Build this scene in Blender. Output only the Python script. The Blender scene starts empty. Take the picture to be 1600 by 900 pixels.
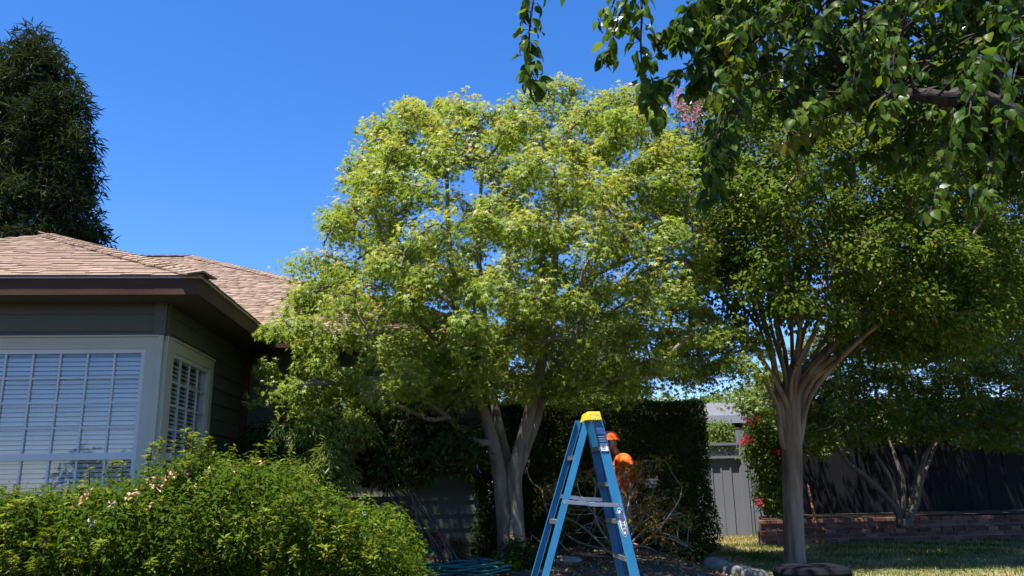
import bpy, math, random
import numpy as np
from mathutils import Vector, Matrix
rng = np.random.default_rng(7); random.seed(7)
scene = bpy.context.scene
COL = scene.collection
R = math.radians

# ---------------------------------------------------------------- camera, sky, sun
EYE = np.array((0.0, 0.0, 1.05)); FPX = 1250.0
_y, _p, _r = R(4.0), R(13.9), R(1.1)
cF = np.array([math.sin(_y)*math.cos(_p), math.cos(_y)*math.cos(_p), math.sin(_p)])
_R0 = np.array([math.cos(_y), -math.sin(_y), 0.0]); _U0 = np.cross(_R0, cF)
cR = _R0*math.cos(_r) - _U0*math.sin(_r); cU = _U0*math.cos(_r) + _R0*math.sin(_r)
cam = bpy.data.objects.new('camera', bpy.data.cameras.new('camera')); COL.objects.link(cam)
cam.data.sensor_width = 36.0; cam.data.lens = 36.0*FPX/1600.0
cam.data.clip_start = 0.05; cam.data.clip_end = 5000
m = Matrix(((cR[0], cU[0], -cF[0], EYE[0]), (cR[1], cU[1], -cF[1], EYE[1]), (cR[2], cU[2], -cF[2], EYE[2]), (0, 0, 0, 1)))
cam.matrix_world = m
scene.camera = cam
SUN = Vector((-0.22, -0.21, 0.94)).normalized()
world = bpy.data.worlds.new('World'); scene.world = world; world.use_nodes = True
wn = world.node_tree.nodes; bg = wn['Background']
sky = wn.new('ShaderNodeTexSky'); sky.sky_type = 'NISHITA'; sky.sun_disc = False
sky.sun_elevation = math.asin(SUN.z); sky.sun_rotation = math.atan2(SUN.x, SUN.y)
sky.altitude = 2500; sky.air_density = 1.15; sky.dust_density = 0.0; sky.ozone_density = 3.0
hs_ = wn.new("ShaderNodeHueSaturation"); hs_.inputs["Saturation"].default_value = 1.29
world.node_tree.links.new(sky.outputs[0], hs_.inputs["Color"]); tn_ = wn.new('ShaderNodeMix'); tn_.data_type = 'RGBA'; tn_.blend_type = 'MULTIPLY'; tn_.inputs[0].default_value = 1; tn_.inputs[7].default_value = (1.0, .91, 1.06, 1); world.node_tree.links.new(hs_.outputs[0], tn_.inputs[6]); world.node_tree.links.new(tn_.outputs[2], bg.inputs[0]); bg.inputs[1].default_value = 0.096
sl = bpy.data.lights.new('sun', 'SUN'); sl.energy = 4.6; sl.angle = R(0.53); sl.color = (1.0, 0.95, 0.86)
so = bpy.data.objects.new('sun', sl); COL.objects.link(so); so.rotation_euler = SUN.to_track_quat('Z', 'Y').to_euler()
scene.view_settings.view_transform = 'Standard'; scene.view_settings.look = 'None'
scene.view_settings.exposure = 1.4; scene.view_settings.gamma = 1.0
scene.cycles.max_bounces = 8; scene.cycles.transparent_max_bounces = 12; scene.cycles.diffuse_bounces = 4
scene.cycles.transmission_bounces = 6; scene.cycles.caustics_reflective = False; scene.cycles.caustics_refractive = False

def P(px, py, Y):            # point on the plane y = Y along the sight line of a photo position (gives real sizes and places)
    d = cF + cR*(px-800)/FPX + cU*(450-py)/FPX
    return EYE + d*(Y-EYE[1])/d[1]
def PX(px, py, X):
    d = cF + cR*(px-800)/FPX + cU*(450-py)/FPX
    return EYE + d*(X-EYE[0])/d[0]
def ss(a, b, x):
    t = np.clip((np.asarray(x, float)-a)/(b-a), 0, 1); return t*t*(3-2*t)
def hz(x, y):                # height of the ground
    return 0.15*ss(7.0, 9.6, y)*ss(3.3, 2.4, x)

# ---------------------------------------------------------------- objects
ORI = {}
def props(o, label=None, cat=None, group=None, kind=None):
    if label: o['label'] = label
    if cat: o['category'] = cat
    if group: o['group'] = group
    if kind: o['kind'] = kind
    return o
def thing(name, label, cat, loc, group=None):
    o = bpy.data.objects.new(name, None); COL.objects.link(o); o.location = [float(v) for v in loc]
    o.empty_display_size = 0.1
    ORI[o] = np.array(loc, float); return props(o, label, cat, group)
def link(name, me, parent=None, mat=None, smooth=False):
    o = bpy.data.objects.new(name, me); COL.objects.link(o)
    if mat is not None and len(me.materials) == 0: me.materials.append(mat)
    if parent is not None:
        o.parent = parent; ORI[o] = ORI[parent]
    else: ORI[o] = np.zeros(3)
    if smooth: me.polygons.foreach_set('use_smooth', np.ones(len(me.polygons), bool))
    return o
def mk(name, verts, faces, mat, parent=None, smooth=False, kind=None, label=None):
    v = np.asarray(verts, float)
    if parent is not None: v = v - ORI[parent]
    me = bpy.data.meshes.new(name); me.from_pydata([tuple(a) for a in v], [], [tuple(f) for f in faces]); me.update()
    return props(link(name, me, parent, mat, smooth), label=label, kind=kind)
def big(name, verts, tris, mat, parent=None, tint=None, smooth=False, kind='stuff'):
    v = np.asarray(verts, np.float32)
    if parent is not None: v = v - ORI[parent].astype(np.float32)
    t = np.asarray(tris, np.int32); k = t.shape[1]
    me = bpy.data.meshes.new(name)
    me.vertices.add(len(v)); me.vertices.foreach_set('co', v.ravel())
    me.loops.add(t.size); me.loops.foreach_set('vertex_index', t.ravel())
    me.polygons.add(len(t)); me.polygons.foreach_set('loop_start', np.arange(0, t.size, k, dtype=np.int32))
    if tint is not None:
        a = me.attributes.new('tint', 'FLOAT', 'POINT'); a.data.foreach_set('value', np.asarray(tint, np.float32))
    me.update(calc_edges=True)
    return props(link(name, me, parent, mat, smooth), kind=kind)

class MB:
    """collects shapes into one mesh"""
    def __init__(s): s.v = []; s.f = []
    def add(s, v, f):
        n = len(s.v); s.v += [tuple(map(float, a)) for a in v]; s.f += [tuple(i+n for i in q) for q in f]; return s
    def box(s, c, sz, rot=None, bev=0.0):
        hx, hy, hz_ = [q/2 for q in sz]
        v = [Vector((sx*hx, sy*hy, sz_*hz_)) for sx in (-1, 1) for sy in (-1, 1) for sz_ in (-1, 1)]
        if rot is not None: v = [rot @ a for a in v]
        v = [(a.x+c[0], a.y+c[1], a.z+c[2]) for a in v]
        return s.add(v, BOXF)
    def hexa(s, a, b):        # a: 4 bottom points, b: 4 top points
        v = list(a)+list(b)
        return s.add(v, [(3, 2, 1, 0), (4, 5, 6, 7), (0, 1, 5, 4), (1, 2, 6, 5), (2, 3, 7, 6), (3, 0, 4, 7)])
    def tube(s, pts, rad, n=8, cap=True, noise=0.0):
        v, f = tube_geo(pts, rad, n, cap, noise); return s.add(v, f)
    def ball(s, c, r, nu=10, nv=7, rot=None):
        r = np.array(r if hasattr(r, '__len__') else (r, r, r), float); v = []; f = []
        for i in range(nv+1):
            th = math.pi*i/nv
            for j in range(nu):
                ph = 2*math.pi*j/nu
                q = Vector((r[0]*math.sin(th)*math.cos(ph), r[1]*math.sin(th)*math.sin(ph), r[2]*math.cos(th)))
                if rot is not None: q = rot @ q
                v.append((c[0]+q.x, c[1]+q.y, c[2]+q.z))
        for i in range(nv):
            for j in range(nu):
                a = i*nu+j; b = i*nu+(j+1) % nu; f.append((a, a+nu, b+nu, b))
        return s.add(v, f)
    def mk(s, name, mat, parent=None, smooth=False, kind=None, label=None):
        return mk(name, s.v, s.f, mat, parent, smooth, kind, label)
BOXF = [(0, 1, 3, 2), (4, 6, 7, 5), (0, 4, 5, 1), (2, 3, 7, 6), (0, 2, 6, 4), (1, 5, 7, 3)]
def tube_geo(pts, rad, n=8, cap=True, noise=0.0):
    pts = np.asarray(pts, float); k = len(pts)
    rad = np.broadcast_to(np.asarray(rad, float), (k,))
    t = np.gradient(pts, axis=0); t /= np.linalg.norm(t, axis=1)[:, None]+1e-9
    u = np.cross(t[0], (0, 1, 0.13)); u /= np.linalg.norm(u); v = []; f = []
    ang = np.arange(n)*2*math.pi/n
    ph = rng.random(4)*6.28
    for i in range(k):
        u = u - t[i]*(u@t[i]); u /= np.linalg.norm(u)+1e-9; w = np.cross(t[i], u)
        rr = rad[i]*(1+noise*(np.sin(2*ang+ph[0]+i*.13)*.6+np.sin(3*ang+ph[1]-i*.2)*.5+np.sin(5*ang+ph[2]+i*.31)*.35))
        for j in range(n): v.append(pts[i]+rr[j]*(u*math.cos(ang[j])+w*math.sin(ang[j])))
    for i in range(k-1):
        for j in range(n):
            a = i*n+j; b = i*n+(j+1) % n; f.append((a, b, b+n, a+n))
    if cap: f.append(tuple(range(n-1, -1, -1))); f.append(tuple((k-1)*n+j for j in range(n)))
    return v, f
def curve(pts, n):           # smooth curve through points (Catmull-Rom)
    p = np.asarray(pts, float); p = np.vstack([2*p[0]-p[1], p, 2*p[-1]-p[-2]]); out = []
    seg = len(p)-3
    for s_ in np.linspace(0, seg, n):
        i = min(int(s_), seg-1); t = s_-i; a, b, c, d = p[i:i+4]
        out.append(.5*((2*b)+(c-a)*t+(2*a-5*b+4*c-d)*t*t+(3*b-a-3*c+d)*t**3))
    return np.array(out)
_unit = {}
def unit_box(mat, bev=0.0, key=''):
    k = (mat.name, bev, key)
    if k not in _unit:
        import bmesh
        bm = bmesh.new(); bmesh.ops.create_cube(bm, size=1.0)
        if bev: bmesh.ops.bevel(bm, geom=bm.edges[:], offset=bev, segments=1, affect='EDGES')
        me = bpy.data.meshes.new('piece'); bm.to_mesh(me); bm.free(); me.materials.append(mat); _unit[k] = me
    return _unit[k]
def piece(name, mat, c, size, parent, rot=None, bev=0.0):
    o = bpy.data.objects.new(name, unit_box(mat, bev)); COL.objects.link(o); o.parent = parent; ORI[o] = ORI[parent]
    o.location = [float(c[i]-ORI[parent][i]) for i in range(3)]; o.scale = [float(q) for q in size]
    if rot is not None: o.rotation_euler = rot
    return o

# ---------------------------------------------------------------- materials
def nodes(name):
    mt = bpy.data.materials.new(name); mt.use_nodes = True; nt = mt.node_tree
    for n in list(nt.nodes): nt.nodes.remove(n)
    out = nt.nodes.new('ShaderNodeOutputMaterial')
    return mt, nt, out, nt.nodes.new, nt.links.new
def ramp(nt, fac, stops):
    r = nt.nodes.new('ShaderNodeValToRGB'); e = r.color_ramp.elements
    while len(e) < len(stops): e.new(0.5)
    for q, (p, c) in zip(e, stops): q.position = p; q.color = (*c, 1)
    nt.links.new(fac, r.inputs[0]); return r.outputs[0]
def coords(nt, scale, space='Object'):
    tc = nt.nodes.new('ShaderNodeTexCoord'); mp = nt.nodes.new('ShaderNodeMapping'); mp.inputs[3].default_value = scale
    nt.links.new(tc.outputs[space], mp.inputs[0]); return mp.outputs[0]
def noise(nt, vec, scale, det=4, rough=.6):
    n = nt.nodes.new('ShaderNodeTexNoise'); n.inputs['Scale'].default_value = scale; n.inputs['Detail'].default_value = det
    n.inputs['Roughness'].default_value = rough; nt.links.new(vec, n.inputs['Vector']); return n.outputs[0]
def surf(name, stops, scale=(4, 4, 4), rough=.7, bump=.0, bscale=None, metal=0, spec=.4, objvar=0.0, det=5, bdist=.01):
    """a solid surface whose colour wanders through the stops"""
    mt, nt, out, N, L = nodes(name)
    b = N('ShaderNodeBsdfPrincipled'); b.inputs['Roughness'].default_value = rough; b.inputs['Metallic'].default_value = metal
    b.inputs['Specular IOR Level'].default_value = spec
    vec = coords(nt, scale)
    if objvar:
        oi = N('ShaderNodeObjectInfo'); ad = N('ShaderNodeVectorMath'); ad.operation = 'ADD'
        sc = N('ShaderNodeMath'); sc.operation = 'MULTIPLY'; sc.inputs[1].default_value = 53.0
        L(oi.outputs['Random'], sc.inputs[0]); L(vec, ad.inputs[0]); L(sc.outputs[0], ad.inputs[1]); vec = ad.outputs[0]
    f = noise(nt, vec, 1.0, det)
    if objvar:
        mx = N('ShaderNodeMath'); mx.operation = 'MULTIPLY_ADD'; mx.inputs[1].default_value = objvar; L(oi.outputs['Random'], mx.inputs[0])
        m2 = N('ShaderNodeMath'); m2.operation = 'ADD'; m2.inputs[1].default_value = -objvar/2; L(f, m2.inputs[0]); L(m2.outputs[0], mx.inputs[2]); f = mx.outputs[0]
    L(ramp(nt, f, stops), b.inputs['Base Color'])
    if bump:
        bp = N('ShaderNodeBump'); bp.inputs['Strength'].default_value = bump; bp.inputs['Distance'].default_value = bdist
        L(noise(nt, coords(nt, bscale or tuple(q*4 for q in scale)), 1.0, 6), bp.inputs['Height']); L(bp.outputs[0], b.inputs['Normal'])
    L(b.outputs[0], out.inputs[0]); return mt
def leafmat(name, stops, trans=.4, gloss=.05, rough=.35, tcol=None):
    mt, nt, out, N, L = nodes(name)
    at = N('ShaderNodeAttribute'); at.attribute_name = 'tint'
    c = ramp(nt, at.outputs['Fac'], stops)
    d = N('ShaderNodeBsdfDiffuse'); t = N('ShaderNodeBsdfTranslucent'); g = N('ShaderNodeBsdfGlossy'); g.inputs['Roughness'].default_value = rough
    L(c, d.inputs[0])
    hs = N('ShaderNodeMix'); hs.data_type = 'RGBA'; hs.blend_type = 'MULTIPLY'; hs.inputs[0].default_value = 1
    L(c, hs.inputs[6]); hs.inputs[7].default_value = (*(tcol or (1.5, 1.35, .55)), 1); L(hs.outputs[2], t.inputs[0])
    m1 = N('ShaderNodeMixShader'); m1.inputs[0].default_value = trans; L(d.outputs[0], m1.inputs[1]); L(t.outputs[0], m1.inputs[2])
    m2 = N('ShaderNodeMixShader')
    fr = N('ShaderNodeFresnel'); fr.inputs[0].default_value = 1.3
    ml = N('ShaderNodeMath'); ml.operation = 'MULTIPLY'; ml.inputs[1].default_value = gloss*3; L(fr.outputs[0], ml.inputs[0]); L(ml.outputs[0], m2.inputs[0])
    L(m1.outputs[0], m2.inputs[1]); L(g.outputs[0], m2.inputs[2]); L(m2.outputs[0], out.inputs[0]); return mt
def flat(name, col, rough=.5, metal=0, spec=.4): return surf(name, [(.3, tuple(c*.88 for c in col)), (.7, tuple(min(1, c*1.08) for c in col))], (6, 6, 6), rough, metal=metal, spec=spec)

M = {}
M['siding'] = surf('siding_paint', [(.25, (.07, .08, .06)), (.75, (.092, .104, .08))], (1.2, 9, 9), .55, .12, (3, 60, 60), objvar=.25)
M['siding_dark'] = surf('siding_paint_dark', [(.25, (.058, .066, .054)), (.75, (.078, .088, .072))], (1.2, 9, 9), .55, .12, (3, 60, 60), objvar=.25)  # darker copy of the siding colour, for the main walls
M['trim'] = surf('trim_paint', [(.2, (.40, .39, .31)), (.8, (.47, .455, .37))], (3, 3, 3), .5, .05, (40, 40, 40))
M['vinyl'] = surf('window_vinyl', [(.2, (.50, .52, .53)), (.8, (.58, .6, .6))], (3, 3, 3), .35)
M['slat'] = surf('blind_slat', [(.2, (.66, .67, .68)), (.8, (.74, .74, .74))], (3, 3, 3), .45)
M['room'] = flat('room_dark', (.02, .02, .022), .9)
M['fascia'] = surf('fascia_paint', [(.25, (.048, .024, .016)), (.5, (.068, .035, .023)), (.75, (.088, .048, .032))], (2, 2, 9), .6, .08, (20, 20, 60), spec=.15)
M['soffit'] = surf('soffit_paint', [(.2, (.05, .05, .035)), (.8, (.07, .066, .045))], (4, 4, 4), .7)
M['flash'] = flat('drip_edge', (.42, .38, .36), .4)
shs = [(.15, (.19, .130, .095)), (.45, (.30, .214, .160)), (.65, (.35, .255, .195)), (.9, (.25, .172, .125))]
M['shingle'] = surf('shingle', shs, (22, 22, 22), .9, .5, (160, 160, 160), objvar=.55, spec=.15)
M['shinglebase'] = flat('roof_felt', (.07, .045, .035), .95)
def attr_shingle():
    mt, nt, out, N, L = nodes('shingle_far'); b = N('ShaderNodeBsdfPrincipled'); b.inputs['Roughness'].default_value = .92; b.inputs['Specular IOR Level'].default_value = .15
    at = N('ShaderNodeAttribute'); at.attribute_name = 'tint'
    f = noise(nt, coords(nt, (20, 20, 20)), 1.0, 4); a = N('ShaderNodeMath'); a.operation = 'MULTIPLY_ADD'; a.inputs[1].default_value = .5; L(f, a.inputs[0]); L(at.outputs['Fac'], a.inputs[2])
    L(ramp(nt, a.outputs[0], [(.25, shs[0][1]), (.6, shs[1][1]), (.85, shs[2][1]), (1.1 if False else 1.0, shs[3][1])]), b.inputs['Base Color']); L(b.outputs[0], out.inputs[0]); return mt
M['shinglefar'] = attr_shingle()
def glassmat():
    mt, nt, out, N, L = nodes('window_glass'); g = N('ShaderNodeBsdfGlossy'); g.inputs['Roughness'].default_value = .015; g.inputs['Color'].default_value = (.95, .97, 1, 1)
    t = N('ShaderNodeBsdfTransparent'); t.inputs[0].default_value = (.93, .95, .95, 1); mx = N('ShaderNodeMixShader')
    fr = N('ShaderNodeFresnel'); fr.inputs[0].default_value = 1.9; gm = N('ShaderNodeNewGeometry'); iv = N('ShaderNodeMath'); iv.operation = 'SUBTRACT'; iv.inputs[0].default_value = 1; L(gm.outputs['Backfacing'], iv.inputs[1]); ml = N('ShaderNodeMath'); ml.operation = 'MULTIPLY'; L(iv.outputs[0], ml.inputs[0]); L(fr.outputs[0], ml.inputs[1]); L(ml.outputs[0], mx.inputs[0]); L(t.outputs[0], mx.inputs[1]); L(g.outputs[0], mx.inputs[2])
    bp = N('ShaderNodeBump'); bp.inputs['Strength'].default_value = .03; bp.inputs['Distance'].default_value = .01; L(noise(nt, coords(nt, (2.5, 2.5, 2.5)), 1, 2), bp.inputs['Height']); L(bp.outputs[0], g.inputs['Normal'])
    L(mx.outputs[0], out.inputs[0]); return mt
M['glass'] = glassmat()
M['maplebark'] = surf('maple_bark', [(.28, (.06, .05, .04)), (.46, (.14, .122, .10)), (.56, (.18, .16, .13)), (.74, (.27, .25, .215))], (7, 7, 2.0), .88, .9, (34, 34, 7), bdist=.02, det=8)
M['myrtlebark'] = surf('myrtle_bark', [(.28, (.09, .052, .034)), (.43, (.17, .108, .073)), (.52, (.23, .165, .12)), (.7, (.29, .235, .185))], (7, 7, 1.1), .8, .8, (30, 30, 2.2), bdist=.02, det=8)
M['darkbark'] = surf('dark_bark', [(.2, (.06, .05, .04)), (.8, (.15, .125, .10))], (8, 8, 3), .9, .7, (30, 30, 9), bdist=.012)
M['pearbark'] = surf('pear_bark', [(.35, (.008, .007, .006)), (.5, (.04, .031, .025)), (.8, (.075, .06, .05))], (16, 30, 30), .92, 1.0, (16, 30, 30), bdist=.03)
M['greytwig'] = surf('grey_twig', [(.2, (.16, .14, .115)), (.8, (.30, .27, .23))], (12, 12, 12), .85)
M['maple'] = leafmat('maple_leaf', [(0, (.095, .150, .022)), (.35, (.188, .262, .046)), (.7, (.29, .335, .068)), (.9, (.39, .33, .075)), (1, (.44, .24, .065))], .46, .012, .5, (1.35, 1.3, .65))
M['rmaple'] = leafmat('right_maple_leaf', [(0, (.045, .085, .014)), (.6, (.10, .16, .022)), (1, (.19, .23, .04))], .4, .04, .45)
M['myrtle'] = leafmat('myrtle_leaf', [(0, (.034, .064, .011)), (.6, (.10, .155, .021)), (.92, (.20, .24, .04)), (1, (.20, .20, .04))], .45, .045, .35)
M['pear'] = leafmat('pear_leaf', [(0, (.026, .062, .012)), (.6, (.062, .122, .018)), (.93, (.15, .21, .024)), (1, (.16, .15, .03))], .52, .07, .36)
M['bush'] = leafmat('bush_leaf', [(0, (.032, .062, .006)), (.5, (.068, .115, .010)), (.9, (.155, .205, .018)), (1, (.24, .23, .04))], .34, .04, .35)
M['hedge'] = leafmat('hedge_leaf', [(0, (.018, .036, .009)), (.7, (.044, .074, .017)), (1, (.085, .12, .026))], .25, .06, .3)
M['camellia'] = leafmat('camellia_leaf', [(0, (.016, .035, .009)), (.7, (.035, .065, .014)), (1, (.08, .11, .025))], .25, .12, .25)
M['fine'] = leafmat('fine_leaf', [(0, (.06, .10, .02)), (.6, (.15, .20, .05)), (1, (.25, .28, .09))], .35, .03, .5)
M['conifer'] = leafmat('conifer_leaf', [(0, (.012, .02, .010)), (.6, (.028, .042, .018)), (1, (.075, .095, .035))], .25, .008, .6)
M['grey'] = leafmat('grey_leaf', [(0, (.07, .08, .045)), (.6, (.13, .145, .08)), (1, (.20, .21, .12))], .3, .04, .5)
M['far'] = leafmat('far_leaf', [(0, (.06, .10, .02)), (.6, (.11, .16, .035)), (1, (.18, .22, .06))], .3, .03, .5)
M['yellow'] = leafmat('yellowing_leaf', [(0, (.10, .085, .02)), (.5, (.19, .15, .03)), (1, (.28, .17, .045))], .35, .03, .5)
M['grass'] = leafmat('grass_blade', [(0, (.06, .10, .02)), (.45, (.13, .16, .04)), (.75, (.30, .25, .10)), (1, (.42, .33, .16))], .3, .02, .5)
M['litter'] = leafmat('dry_leaf', [(0, (.10, .06, .03)), (.6, (.22, .15, .08)), (1, (.36, .28, .17))], .15, .02, .6)
M['pink'] = leafmat('pink_petal', [(0, (.45, .16, .22)), (1, (.68, .36, .42))], .35, .02, .6, tcol=(1.1, 1, 1))
M['peach'] = leafmat('peach_petal', [(0, (.55, .25, .17)), (.8, (.70, .42, .32)), (1, (.75, .68, .62))], .3, .02, .6, tcol=(1.1, 1, 1))
M['magenta'] = leafmat('magenta_petal', [(0, (.42, .012, .06)), (1, (.62, .03, .12))], .4, .02, .6, tcol=(1.2, 1, 1))

# ---------------------------------------------------------------- leaves
def tmaple():
    v = [(0, .05, 0)]
    A = [-105, -52, 0, 52, 105]; Ln = [.58, .86, 1.0, .86, .58]
    outl = [(-150, .14)]
    for i, (a, l) in enumerate(zip(A, Ln)):
        outl.append((a, l)); outl.append((a+26, .30) if i < 4 else (150, .14))
    for a, l in outl: v.append((l*math.sin(R(a)), l*math.cos(R(a)), -.30*l*l))
    return np.array(v), np.array([(0, i, i+1) for i in range(1, len(outl))])
def toval(w=.27, d=.22):
    return np.array([(0, 0, 0), (0, .5, -.03), (0, 1, -d), (-w, .42, .07), (w, .42, .07)]), np.array([(0, 1, 3), (3, 1, 2), (0, 4, 1), (4, 2, 1)])
def tdia(w=.32):
    return np.array([(0, 0, 0), (0, 1, -.08), (-w, .5, .05), (w, .5, .05)]), np.array([(0, 1, 2), (0, 3, 1)])
def tpear():
    o = [(0, 0), (.20, .10), (.32, .30), (.31, .52), (.20, .76), (0, 1.0)]
    v = [(0, 0, 0), (0, .3, -.02), (0, .62, -.08), (0, 1.0, -.24)]; f = []
    for s in (-1, 1):
        n = len(v); v += [(s*x, y, .10*x/.32-.22*y*y) for x, y in o[1:5]]
        t = [(0, n, 1), (n, n+1, 1), (1, n+1, n+2), (1, n+2, 2), (2, n+2, n+3), (2, n+3, 3)]
        f += [q if s > 0 else (q[0], q[2], q[1]) for q in t]
    return np.array(v), np.array(f)
T_MAPLE, T_OVAL, T_NARROW, T_DIA, T_PEAR = tmaple(), toval(), toval(.15, .2), tdia(), tpear()
T_NEEDLE = tdia(.06); T_LEAF2 = toval(.20, .2)
def nrm(a): return a/(np.linalg.norm(a, axis=-1, keepdims=True)+1e-9)
def frames(n, d):
    n = nrm(n); d = nrm(d - n*(d*n).sum(1)[:, None]); return np.cross(d, n), d, n
def leaf_verts(pos, n, d, size, templ):
    s, d, n = frames(n, d); V = templ[0]
    return pos[:, None, :] + size[:, None, None]*(V[None, :, 0, None]*s[:, None, :]+V[None, :, 1, None]*d[:, None, :]+V[None, :, 2, None]*n[:, None, :])
def leaves(name, pos, n, d, size, templ, mat, parent, tint, kind='stuff'):
    v = leaf_verts(pos, n, d, size, templ); k = len(templ[0]); N = len(pos)
    t = (templ[1][None]+(np.arange(N)*k)[:, None, None]).reshape(-1, 3)
    return big(name, v.reshape(-1, 3), t, mat, parent, np.repeat(np.clip(tint, 0, 1), k), kind=kind)
def inpoly(pts, poly):
    x, y = pts[:, 0], pts[:, 1]; poly = np.asarray(poly, float); ins = np.zeros(len(pts), bool)
    for (x1, y1), (x2, y2) in zip(poly, np.roll(poly, -1, 0)):
        c = ((y1 > y) != (y2 > y)) & (x < (x2-x1)*(y-y1)/(y2-y1+1e-12)+x1); ins ^= c
    return ins
def polydist(pts, poly):
    poly = np.asarray(poly, float); D = np.full(len(pts), 1e9)
    for a, b in zip(poly, np.roll(poly, -1, 0)):
        ab = b-a; t = np.clip(((pts-a)@ab)/(ab@ab), 0, 1); D = np.minimum(D, np.linalg.norm(pts-(a+t[:, None]*ab), axis=1))
    return D
def crown(poly, Y0, half, n, shell=.45, gaps=(), edge=10, sep=.0, keep=None, dmax=None, back=1.0):
    """clump centres filling a crown: outline of the crown in its own plane, thickness from the distance to the outline"""
    poly = np.asarray(poly, float); lo, hi = poly.min(0), poly.max(0); out = np.zeros((0, 3)); tries = 0
    while len(out) < n and tries < 60:
        tries += 1
        q = lo+rng.random((4000, 2))*(hi-lo); q = q[inpoly(q, poly)]; D = polydist(q, poly); mx = dmax or D.max()
        ok = D > edge
        for gx, gy, ga, gb in gaps: ok &= ((q[:, 0]-gx)/ga)**2+((q[:, 1]-gy)/gb)**2 > 1
        q, D = q[ok], D[ok]
        h = half*np.sqrt(np.clip(1-(1-np.minimum(D/mx, 1))**2, .05, 1))
        t = rng.uniform(-1, 1, len(q)); k = (np.abs(t) > shell) | (rng.random(len(q)) < .25) | (D < mx*.3)
        q, t, h = q[k], t[k], h[k]; t = np.where(t > 0, t*back, t)
        p = np.array([P(a, b, Y0+c) for (a, b), c in zip(q, t*h)])
        if keep is not None and len(p): p = p[keep(p)]
        for a in p:
            if len(out) >= n: break
            if sep and len(out) and (((out-a)**2).sum(1) < sep*sep).any(): continue
            out = np.vstack([out, a])
    return out
def clump_leaves(C, rad, per, flat_=.5, up=.9, outw=.6, rnd=.6, droop=.35, centre=None, stretch=.5):
    """leaf positions and directions for clumps: each a shallow dome of leaves"""
    n = len(C); rad = np.broadcast_to(rad, (n,)); idx = np.repeat(np.arange(n), per)
    N = len(idx); u = nrm(rng.normal(size=(N, 3))); r = rng.random(N)**(1/2.2)
    r = r*np.where(rng.random(N) < .07, rng.uniform(1.1, 1.4, N), 1)
    off = u*r[:, None]*rad[idx][:, None]; off[:, 2] *= flat_
    axc = rng.normal(size=(n, 3))*(1, 1, .45); axc = nrm(axc+(.9*nrm(C-centre) if centre is not None else 0))[idx]; off = off+axc*(off*axc).sum(1)[:, None]*stretch
    off = off*np.array((.88, .88, 1.0))
    hr = np.linalg.norm(off[:, :2], axis=1)/rad[idx]; off[:, 2] -= .30*rad[idx]*hr**2
    pos = C[idx]+off
    out = nrm(off+1e-6)
    if centre is not None: out = nrm(out+.6*nrm(pos-centre))
    nn = np.array((0, 0, up))+out*outw+rng.normal(size=(N, 3))*rnd
    dd = out+rng.normal(size=(N, 3))*.5; dd[:, 2] -= droop
    return pos, nn, dd, idx, off/rad[idx][:, None]

# ---------------------------------------------------------------- branching
def grow(limbs, targets, step=.13, tip=.005, expo=.42, start=0):
    """joins every clump centre to the nearest limb; returns segments with radii"""
    pos, par, fix = [], [], []
    for pts, r0, r1 in limbs:
        L = np.linalg.norm(np.diff(pts, axis=0), axis=1).sum(); c = curve(pts, max(4, int(L/step)))
        for i, q in enumerate(c):
            pos.append(q); par.append(len(pos)-2 if i else -1); fix.append(r0+(r1-r0)*i/(len(c)-1))
    nl = len(pos); pos = [np.array(q) for q in pos]; skip = int(start)
    A = np.array(pos); order = np.argsort([np.min(((A-t)**2).sum(1)) for t in targets]); load = [0.0]*nl
    ends = []
    for oi in order:
        t = targets[oi]; A = np.array(pos); d = np.linalg.norm(A-t, axis=1); dz = np.clip((A[:, 2]-t[2])/np.maximum(d, .1), -1, 1)
        cost = d*(1+.7*np.clip(dz+.1, 0, 1)); cost[:skip] += 5
        j = int(np.argmin(cost)); a = pos[j]; L = d[j]; k = max(2, int(L/step))
        pd = a-pos[par[j]] if par[j] >= 0 else np.array((0, 0, .1)); pd = pd/(np.linalg.norm(pd)+1e-9)
        mid = a+(t-a)*.45+pd*.22*L+np.array((0, 0, .06*L))+rng.normal(size=3)*.05*L; p = j
        for s_ in range(1, k+1):
            u = s_/k; q = (1-u)**2*a+2*u*(1-u)*mid+u*u*t+(rng.normal(size=3)*.012 if s_ < k else 0)
            pos.append(q); par.append(p); fix.append(0); load.append(0.0); p = len(pos)-1
        load[p] += 1; ends.append(p)
    for i in range(len(pos)-1, nl-1, -1):
        if par[i] >= 0: load[par[i]] += load[i]
    rad = np.array([fix[i] if fix[i] else tip+.0075*max(load[i], .5)**expo for i in range(len(pos))])
    return np.array(pos), np.array(par), rad, nl
def twig_mesh(name, pos, par, rad, nl, mat, parent, n=5, extra=None):
    idx = np.arange(nl, len(pos)); V = []; F = []
    segs = [(pos[par[i]], pos[i], min(rad[par[i]], rad[i]*1.6), rad[i]) for i in idx]
    if extra is not None: segs += extra
    a = np.array([s[0] for s in segs]); b = np.array([s[1] for s in segs]); ra = np.array([s[2] for s in segs]); rb = np.array([s[3] for s in segs])
    return frusta(name, a, b, ra, rb, mat, parent, n)
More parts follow.
